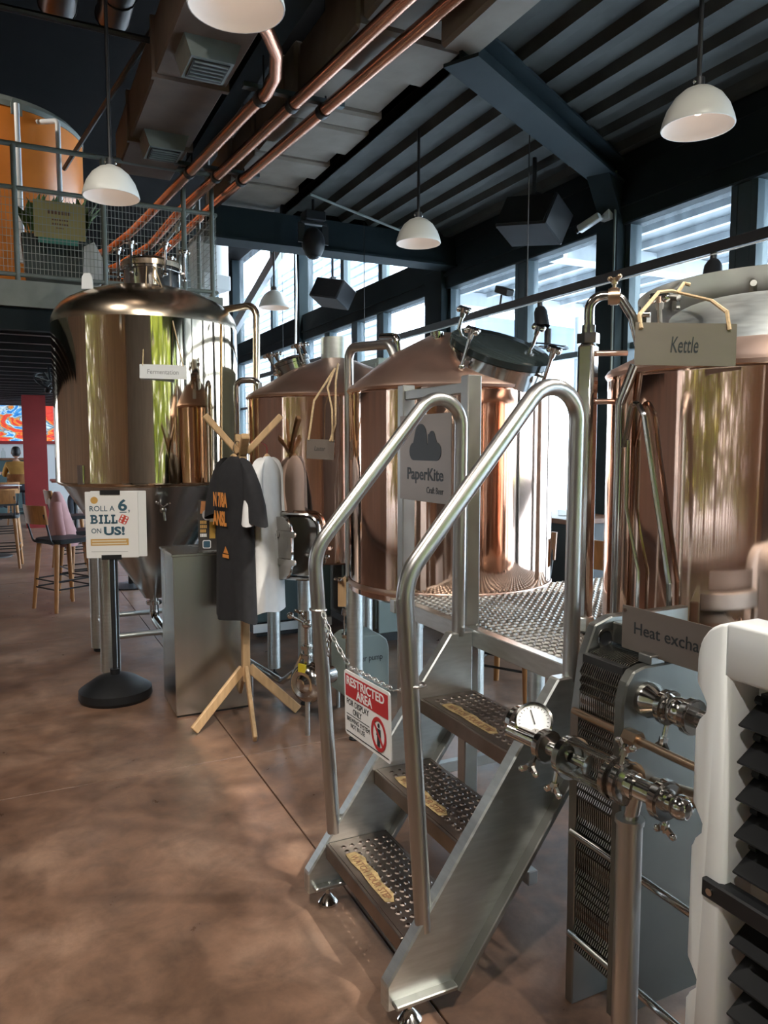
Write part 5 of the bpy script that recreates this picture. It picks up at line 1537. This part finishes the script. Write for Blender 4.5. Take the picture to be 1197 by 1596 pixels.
# planter with sign on the mezzanine
pt = thing('planter_box', 'dark planter with leafy plants behind the mezzanine mesh', 'planter', (.45, 7.35, 2.92))
MB().prism([(.18, 2.925), (.66, 2.925), (.70, 3.40), (.14, 3.40)], XZ(7.25), .26).build('pot', mat('dark_green_pot', (.04, .055, .055), 0, .5), pt, smooth=False)
MB().span((.15, 7.26, 3.36), (.69, 7.50, 3.41)).build('soil', bark, pt, smooth=False)
rnd = random.Random(3)
for k in range(60):
    bx_ = .2 + rnd.random() * .5; a = rnd.random() * 2 * PI; L = .18 + rnd.random() * .16
    base = V((bx_, 7.36, 3.40)); tip = base + V((math.cos(a) * L * .55, math.sin(a) * L * .25, .25 + rnd.random() * .13))
    mid = (base + tip) / 2 + V((0, 0, .06)); s = V((-math.sin(a), math.cos(a), 0)) * .045
    lf = MB(); lf._faces([base, mid + s, tip, mid - s, mid + V((0, 0, .006))], [(0, 1, 4), (1, 2, 4), (2, 3, 4), (3, 0, 4)])
    lf.build('leaf', leaf_m, pt, smooth=False)
ys_ = thing('notice_board', 'yellowish notice board with green lower strip hung inside the mezzanine mesh', 'sign', (.45, 7.06, 3.3))
ybm = frame((.235, 7.05, 3.335), (1, 0, 0), (0, 0, 1))
board(ys_, ybm, .40, .30, .01, mat('ochre_board', (.42, .33, .13), 0, .6), 'panel')
MB().prism([(.03, -.045), (.34, -.045), (.34, .0), (.03, .0)], ybm @ Matrix.Translation((0, 0, -.008)), .006).build('green_strip', mat('jade_strip', (.06, .26, .20), 0, .5), ys_, smooth=False)
for (x0, y0, w_, h_) in ((.11, .195, .18, .032), (.14, .145, .13, .012), (.14, .11, .13, .014), (.17, .08, .06, .010)):
    b = MB(); n_ = 7
    for q in range(n_):
        b.prism([(x0 + q * w_ / n_, y0), (x0 + (q + .7) * w_ / n_, y0), (x0 + (q + .7) * w_ / n_, y0 + h_), (x0 + q * w_ / n_, y0 + h_)], ybm @ Matrix.Translation((0, 0, .0005)), .001)
    o = b.build('faded_lettering', wood_d, ys_, smooth=False); o['kind'] = 'stuff'
ba = thing('paper_bag', 'crumpled white bag hanging at the mezzanine mesh under the notice board', 'bag', (.72, 7.1, 2.92))
b = MB(); b._faces([V(p) for p in ((.62, 7.08, 3.30), (.70, 7.05, 3.34), (.72, 7.12, 3.30), (.60, 7.06, 2.96), (.70, 7.04, 2.93), (.73, 7.14, 2.95), (.82, 7.08, 3.12))], [(0, 1, 4, 3), (1, 2, 6), (2, 5, 6), (1, 6, 4), (4, 6, 5), (0, 3, 5, 2), (3, 4, 5), (0, 2, 1)])
b.build('bag_body', cloth_white, ba, smooth=False)
# small copper lines at the tank base on the mezzanine
for k in range(5):
    z = 3.10 + .055 * k
    pth = [(.30, 8.6, z + .05), (.85, 8.25, z + .02), (1.25, 8.15, z), (1.55, 8.6, z + .12), (1.7, 9.6, z + .2)]
    o = MB().tube(fillet(pth, .2, 5), .014, 8).build('small_copper_line', cpipe)
    tag(o, ('lowest', 'second lowest', 'middle', 'second highest', 'highest')[k] + ' of five thin copper lines curving behind the mezzanine mesh', 'pipe', 'thin copper lines on the mezzanine')
# ================================================================== DINING HALL UNDER AND BEYOND THE MEZZANINE
rc = MB().span((.24, 16.4, 0), (.60, 16.8, 2.62)).span((.21, 16.37, 0), (.63, 16.40, 2.62)).span((.21, 16.8, 0), (.63, 16.83, 2.62)).build('red_column', red_m, smooth=False)
tag(rc, 'dark red steel column under the mezzanine', 'column')
# mural
def mural_mat():
    m = mat('abstract_mural', (.5, .2, .2), 0, .5)
    nt = m.node_tree; n = nt.nodes; l = nt.links
    b = n['Principled BSDF']
    tc = n.new('ShaderNodeTexCoord'); mp = n.new('ShaderNodeMapping'); mp.inputs['Scale'].default_value = (.9, 1, 2.2); mp.inputs['Rotation'].default_value = (0, .5, 0)
    nz = n.new('ShaderNodeTexNoise'); nz.inputs['Scale'].default_value = .9; nz.inputs['Detail'].default_value = 6; nz.inputs['Distortion'].default_value = 2.2
    cr = n.new('ShaderNodeValToRGB'); cr.color_ramp.interpolation = 'LINEAR'
    cols = [(.24, (.02, .03, .08)), (.34, (.02, .10, .50)), (.40, (.05, .35, .75)), (.43, (.75, .85, .85)), (.455, (.02, .20, .35)), (.48, (.85, .35, .05)), (.52, (.75, .04, .03)), (.60, (.85, .10, .06)), (.66, (.06, .02, .06)), (.74, (.8, .7, .65))]
    e = cr.color_ramp.elements
    e[0].position = cols[0][0]; e[0].color = (*cols[0][1], 1)
    e[1].position = cols[-1][0]; e[1].color = (*cols[-1][1], 1)
    for p, c in cols[1:-1]:
        x = e.new(p); x.color = (*c, 1)
    l.new(tc.outputs['Object'], mp.inputs['Vector']); l.new(mp.outputs['Vector'], nz.inputs['Vector']); l.new(nz.outputs['Fac'], cr.inputs['Fac']); l.new(cr.outputs['Color'], b.inputs['Base Color'])
    l.new(cr.outputs['Color'], b.inputs['Emission Color']); b.inputs['Emission Strength'].default_value = 0.22
    return m
mu = thing('video_wall', 'large lit screen with abstract red blue and orange splashes on the far wall', 'screen', (.5, 20.9, 1.7))
MB().span((-3.4, 20.90, 1.74), (3.2, 20.93, 3.05)).build('picture', mural_mat(), mu, smooth=False)
MB().span((-3.5, 20.92, 1.66), (3.3, 20.99, 3.1), bev=.01).build('frame', red_m, mu, smooth=False)
# chairs
def make_chair(name, label):
    t = thing(name, label, 'chair', (0, 0, 0))
    sh = .66
    MB().prism(rrect(.40, .40, .07), Matrix.Translation((0, 0, sh)), .045, bev=.012).build('seat', black_pl, t)
    for sx_ in (-1, 1):
        for sy_ in (-1, 1):
            MB().cyl((sx_ * .155, sy_ * .155, sh), (sx_ * .20, sy_ * .21, 0), .027, .018, seg=10).build('leg', wood_o, t)
    # curved back board on two bent steel uprights
    b = MB(); rows = []
    for k in range(11):
        a = -.75 + 1.5 * k / 10
        x = .25 * math.sin(a) * 1.1; y = .30 - .10 * (1 - math.cos(a)) * 1.6
        rows.append([b.bm.verts.new((x, y + dy, z)) for dy, z in ((-.009, sh + .20), (.009, sh + .20), (.035, sh + .38), (.017, sh + .38))])
    for A, B in zip(rows[:-1], rows[1:]):
        for k in range(4):
            b.bm.faces.new((A[k], A[(k + 1) % 4], B[(k + 1) % 4], B[k]))
    b.bm.faces.new(rows[0]); b.bm.faces.new(list(reversed(rows[-1])))
    b.build('backrest', wood_o, t, ang=40)
    for s in (-1, 1):
        MB().tube(fillet([(s * .15, .10, sh + .005), (s * .16, .21, sh + .01), (s * .17, .285, sh + .30)], .04, 4), .010, 8).build('back_upright', black_m, t)
    for z in (.22, .30):
        MB().tube([(-.19, -.195, z), (.19, -.195, z), (.19, .195, z), (-.19, .195, z)], .008, 6, closed=True).build('foot_ring', black_m, t)
    return t
ch0 = make_chair('bar_chair', 'orange wood bar chair in the left foreground of the hall, back towards viewer')
ch0.location = (-.14, 11.2, 0); ch0.rotation_euler = (0, 0, math.radians(175))
dup(ch0, (-.14, 13.6, 0), math.radians(190), 'orange wood bar chair behind the table at the left edge')
dup(ch0, (.42, 8.10, 0), math.radians(118), 'orange wood bar chair beside the fermentation tank nearest the viewer')
dup(ch0, (.66, 8.78, 0), math.radians(105), 'bar chair draped with the pink jacket')
dup(ch0, (.68, 10.7, 0), math.radians(100), 'bar chair behind the draped pink jacket, farther back')
dup(ch0, (.08, 17.4, 0), math.radians(180), 'bar chair carrying the person in mustard')
dup(ch0, (-.60, 17.9, 0), math.radians(180), 'bar chair carrying the person in charcoal')
dup(ch0, (1.35, 14.0, 0), math.radians(90), 'bar chair carrying the person in black')
dup(ch0, (2.85, 3.95, 0), math.radians(-60), 'dark legged bar chair seen below the platform')
dup(ch0, (3.45, 3.55, 0), math.radians(90), 'bar chair beyond the platform next to the windows')
# pink jacket over a chair
pj = thing('pink_jacket', 'dusty pink jacket draped over the back of a bar chair', 'jacket', (.45, 8.6, .58))
b = MB(); rows = []
for k, (z, w_, d_) in enumerate(((1.13, .06, .03), (1.09, .17, .05), (1.0, .23, .08), (.85, .27, .11), (.70, .29, .14), (.58, .31, .15))):
    ring = []
    for q in range(24):
        a = 2 * PI * q / 24
        f_ = 1 + .12 * math.sin(5 * a + z * 3) * (k / 5)
        u_ = w_ * math.cos(a); v_ = d_ * math.sin(a) * f_
        ring.append(b.bm.verts.new((.41 + v_ + (1.1 - z) * .10, 8.60 + u_, z)))
    rows.append(ring)
for A, B in zip(rows[:-1], rows[1:]):
    for q in range(24):
        b.bm.faces.new((A[q], A[(q + 1) % 24], B[(q + 1) % 24], B[q]))
b.bm.faces.new(rows[0])
b.build('jacket_body', cloth_pink, pj, ang=60)
MB().tube(fillet([(.39, 8.40, 1.02), (.40, 8.32, .84), (.43, 8.33, .64)], .08, 4), [.05] * 2 + [.055] * 20 if False else .05, 10).build('jacket_sleeve', cloth_pink, pj, ang=60)
# tables
def table(x, y, label):
    t = thing('bar_table', label, 'table', (x, y, 0))
    MB().box((x, y, 1.02), (.75, .75, .035), bev=.006).build('table_top', mat('red_brown_top', (.20, .07, .05), 0, .35) if 'red_brown_top' not in MAT else MAT['red_brown_top'], t, smooth=False)
    MB().cyl((x, y, .03), (x, y, 1.0), .035).build('pedestal', black_m, t)
    MB().lathe([(0, 0), (.26, 0), (.26, .015), (.04, .035), (0, .035)], Matrix.Translation((x, y, 0)), 28).build('base', black_m, t)
    return t
table(-.30, 12.35, 'red-brown bar table at the left edge with a menu on it')
table(.95, 14.0, 'bar table behind the red column at right')
table(-.5, 18.6, 'bar table in front of the seated people')
table(1.18, 9.0, 'bar table half hidden behind the fermentation tank')
o = MB().box((-.02, 12.15, 1.043), (.20, .26, .006), rotz(.3).to_3x3()).build('menu_card', white_pt, smooth=False); tag(o, 'white menu card lying on the red-brown bar table', 'menu')
o = MB().box((.86, 13.9, 1.043), (.22, .3, .006), rotz(.3).to_3x3()).build('menu_card', white_pt, smooth=False); tag(o, 'white menu card lying on table behind the red column', 'menu')
# people seated in the hall
def seated(name, label, x, y, face, cloth, sh=.70):
    p = thing(name, label, 'person', (x, y, 0))
    R = Matrix.Translation((x, y, 0)) @ rotz(face)
    me = bpy.data.meshes.new('body')
    J = {'pelvis': (0, 0, sh + .10, .15), 'waist': (0, -.01, sh + .28, .135), 'chest': (0, 0, sh + .46, .155), 'neckb': (0, .01, sh + .58, .065), 'neck': (0, .02, sh + .66, .052),
         'shl': (-.17, 0, sh + .54, .065), 'ell': (-.24, .08, sh + .30, .048), 'wrl': (-.14, .30, sh + .33, .034), 'hal': (-.11, .37, sh + .335, .036),
         'shr': (.17, 0, sh + .54, .065), 'elr': (.24, .08, sh + .30, .048), 'wrr': (.14, .30, sh + .33, .034), 'har': (.11, .37, sh + .335, .036),
         'hil': (-.10, .03, sh + .07, .095), 'knl': (-.13, .42, sh + .05, .062), 'anl': (-.13, .40, .34, .042), 'tol': (-.13, .54, .31, .036),
         'hir': (.10, .03, sh + .07, .095), 'knr': (.13, .42, sh + .05, .062), 'anr': (.13, .40, .34, .042), 'tor': (.13, .54, .31, .036)}
    ks = list(J)
    E_ = [('pelvis', 'waist'), ('waist', 'chest'), ('chest', 'neckb'), ('neckb', 'neck'), ('chest', 'shl'), ('shl', 'ell'), ('ell', 'wrl'), ('wrl', 'hal'), ('chest', 'shr'), ('shr', 'elr'), ('elr', 'wrr'), ('wrr', 'har'),
          ('pelvis', 'hil'), ('hil', 'knl'), ('knl', 'anl'), ('anl', 'tol'), ('pelvis', 'hir'), ('hir', 'knr'), ('knr', 'anr'), ('anr', 'tor')]
    base = ORG[p.name]
    me.from_pydata([tuple((R @ V(J[k][:3])) - base) for k in ks], [(ks.index(a), ks.index(b_)) for a, b_ in E_], [])
    tmp = bpy.data.objects.new('body', me); C.objects.link(tmp)
    sk = tmp.modifiers.new('skin', 'SKIN'); sk.use_smooth_shade = True
    for i, k in enumerate(ks):
        me.skin_vertices[0].data[i].radius = (J[k][3], J[k][3] * (.75 if k in ('chest', 'waist', 'pelvis') else 1))
        me.skin_vertices[0].data[i].use_root = (k == 'pelvis')
    su = tmp.modifiers.new('sub', 'SUBSURF'); su.levels = 2; su.render_levels = 2
    dg = bpy.context.evaluated_depsgraph_get()
    m2 = bpy.data.meshes.new_from_object(tmp.evaluated_get(dg))
    bpy.data.objects.remove(tmp)
    m2.materials.clear(); m2.materials.append(cloth); m2.materials.append(skin); m2.materials.append(cloth_grey)
    Ri = R.inverted()
    for f in m2.polygons:
        c = Ri @ (V(f.center) + base)
        if c.z > sh + .60 or (c.y > .22 and c.z > sh + .22) : f.material_index = 1
        elif c.z < sh + .14: f.material_index = 2
    o = bpy.data.objects.new('body', m2); C.objects.link(o); o.parent = p; ORG[o.name] = base
    hc = R @ V((0, .045, sh + .78))
    hm_ = Matrix.Translation(hc) @ rotz(face)
    h = MB(); h.ball((0, 0, 0), .105, (.82, .95, 1.12), 18, 12, None)
    bmesh.ops.translate(h.bm, verts=h.bm.verts, vec=(0, 0, 0))
    h.cyl((0, .085, .0), (0, .125, -.03), .014, .018, seg=8)
    for s in (-1, 1): h.ball((s * .088, -.005, -.01), .022, (.4, .8, 1.2), 8, 6)
    h.ball((0, .085, -.055), .025, (1.1, .4, .35), 8, 6)
    for v in h.bm.verts: v.co = hm_ @ v.co
    hd_ = h.build('head', skin, p)
    hh = MB(); hh.lathe([(0, .128), (.05, .120), (.085, .085), (.098, .03), (.094, -.03), (.075, -.07), (.06, -.075)], Matrix.Translation((0, -.022, 0)) @ Matrix.Diagonal((.92, 1.02, 1, 1)), 20)
    for v in hh.bm.verts:
        if v.co.y > .02: v.co.z = max(v.co.z, .045)
        v.co = hm_ @ v.co
    hh.build('hair', hair, p)
    return p
seated('person', 'seated person in mustard shirt with back to the viewer', 0.08, 17.40, math.radians(0), cloth_must)
seated('person', 'seated person in charcoal top beside the one in mustard', -.60, 17.9, math.radians(-60), cloth_grey)
seated('person', 'seated person in black behind the red column', 1.30, 14.0, math.radians(80), cloth_black)
# wall fan near the column
wf = thing('wall_fan', 'dark wall fan mounted under the mezzanine ceiling near the red column', 'fan', (.42, 10.6, 2.3))
FC2 = V((.48, 10.6, 2.42))
MB().torus(FC2, (.3, -.5, .8), .20, .012, 28, 6).torus(FC2, (.3, -.5, .8), .12, .006, 24, 6).build('fan_cage', black_m, wf)
fmx = axis_frame(FC2, (.3, -.5, .8))
for k in range(5):
    a = k * 2 * PI / 5
    MB().prism([(.02, -.02), (.18, -.06), (.19, .05), (.02, .02)], fmx @ Matrix.Rotation(a, 4, 'Z') @ Matrix.Rotation(.3, 4, 'X'), .005).build('fan_blade', steel_d, wf, smooth=False)
MB().cyl(FC2, FC2 + V((-.04, .06, -.12)), .04).cyl(FC2 + V((0, .03, 0)), (.46, 10.68, 2.62), .014).build('fan_motor', black_m, wf)
# things by the windows seen past the mash tun
tv = thing('blue_screen', 'blue picture board standing by the windows behind the mash tun', 'screen', (3.9, 4.9, 1.5))
MB().span((4.20, 5.35, 1.50), (4.23, 5.75, 1.86)).build('picture', mat('blue_picture', (.06, .22, .55), 0, .4, var=.5, scale=5), tv, smooth=False)
MB().span((4.225, 5.33, 1.44), (4.25, 5.77, 1.88)).build('frame', black_m, tv, smooth=False)
MB().cyl((4.24, 5.55, 0), (4.24, 5.55, 1.46), .02).build('stand', black_m, tv)
ct = thing('window_counter', 'dark counter with clutter standing along the window wall', 'counter', (4.1, 5.5, 0))
MB().span((3.85, 4.6, .10), (4.35, 7.2, 1.0), bev=.008).build('body', black_m, ct, smooth=False)
MB().span((3.80, 4.55, 1.0), (4.38, 7.25, 1.04), bev=.004).build('counter_top', wood_d, ct, smooth=False)
MB().span((3.9, 4.65, 0), (4.3, 7.15, .10)).build('plinth', black_m, ct, smooth=False)
for k, (y, h_) in enumerate(((4.85, .12), (5.15, .2), (5.95, .16), (6.3, .24))):
    o = MB().lathe([(0, 0), (.045, 0), (.045, h_ * .6), (.018, h_ * .8), (.018, h_), (0, h_)], Matrix.Translation((4.0, y, 1.04)), 16).build('bottle', (clear, white_pl, black_pl, clear)[k])
    tag(o, ('short clear bottle on the window counter', 'white bottle on the window counter', 'dark bottle on the window counter', 'tall clear bottle on the window counter')[k], 'bottle', 'bottles on the window counter')
# trees in the garden behind the viewer and beyond the windows (seen in reflections)
def tree(x, y, h, r, label, seed):
    t = thing('garden_tree', label, 'tree', (x, y, 0), 'garden trees')
    rnd = random.Random(seed)
    MB().tube([(x, y, -.06), (x + .1, y, h * .3), (x - .05, y + .1, h * .6), (x, y, h * .9)], [.16, .13, .10, .05], 8).build('trunk', bark, t)
    b = MB()
    for k in range(1100):
        a = rnd.random() * 2 * PI; rr_ = r * math.sqrt(rnd.random()); z = h * (.10 + .95 * rnd.random())
        c = V((x + rr_ * math.cos(a), y + rr_ * math.sin(a), z)); s = .16 + .16 * rnd.random()
        d1 = V((rnd.uniform(-1, 1), rnd.uniform(-1, 1), rnd.uniform(-1, 1))).normalized(); d2_ = d1.orthogonal().normalized()
        b._faces([c - d1 * s, c + d2_ * s * .5, c + d1 * s, c - d2_ * s * .5], [(0, 1, 2, 3)])
    o = b.build('foliage', tree_m, t, smooth=False); o['kind'] = 'stuff'
for k, (x, y, h, r) in enumerate(((-1.0, -8.2, 5.5, 1.5), (1.6, -8.0, 5.6, 1.4), (4.0, -8.3, 6.0, 1.5), (6.6, -8.6, 5.5, 1.6), (2.6, -11.8, 7.5, 2.4), (-1.5, -12, 7.5, 2.4))):
    tree(x, y, h, r, ('slim', 'bushy', 'tall', 'broad', 'second tall', 'second broad')[k] + ' green garden tree behind the building', 20 + k)
for k, (x, y, h, r) in enumerate(((-9.2, -3.5, 6, 2.0), (-9.6, -.2, 6.5, 2.1), (-9.3, 3.2, 6, 2.0), (-11, 1.5, 7, 2.4))):
    tree(x, y, h, r, ('first', 'second', 'third', 'rear')[k] + ' leafy tree outside the slatted wall', 40 + k)
bc = thing('bar_counter', 'dark bar counter in front of the far wall below the lit screen', 'counter', (-1.2, 20.2, 0))
MB().span((-3.6, 19.9, 0), (.55, 20.4, 1.28), bev=.01).build('body', teal_cab, bc, smooth=False)
MB().span((-3.65, 19.84, 1.28), (.6, 20.45, 1.33), bev=.005).build('counter_top', wood_d, bc, smooth=False)
for k, (x, h_) in enumerate(((-.35, .30), (-.18, .24), (.30, .28), (.42, .33), (.10, .22))):
    o = MB().lathe([(0, 0), (.05, 0), (.05, h_ * .6), (.018, h_ * .8), (.018, h_), (0, h_)], Matrix.Translation((x, 20.1, 1.33)), 14).build('bottle', (black_pl, clear, orange_m, clear, white_pl)[k])
    tag(o, ('dark bottle on the far bar counter', 'short clear bottle on the far bar counter', 'orange bottle on the far bar counter', 'tall clear bottle on the far bar counter', 'small white bottle on the far bar counter')[k], 'bottle', 'bottles on the far bar')
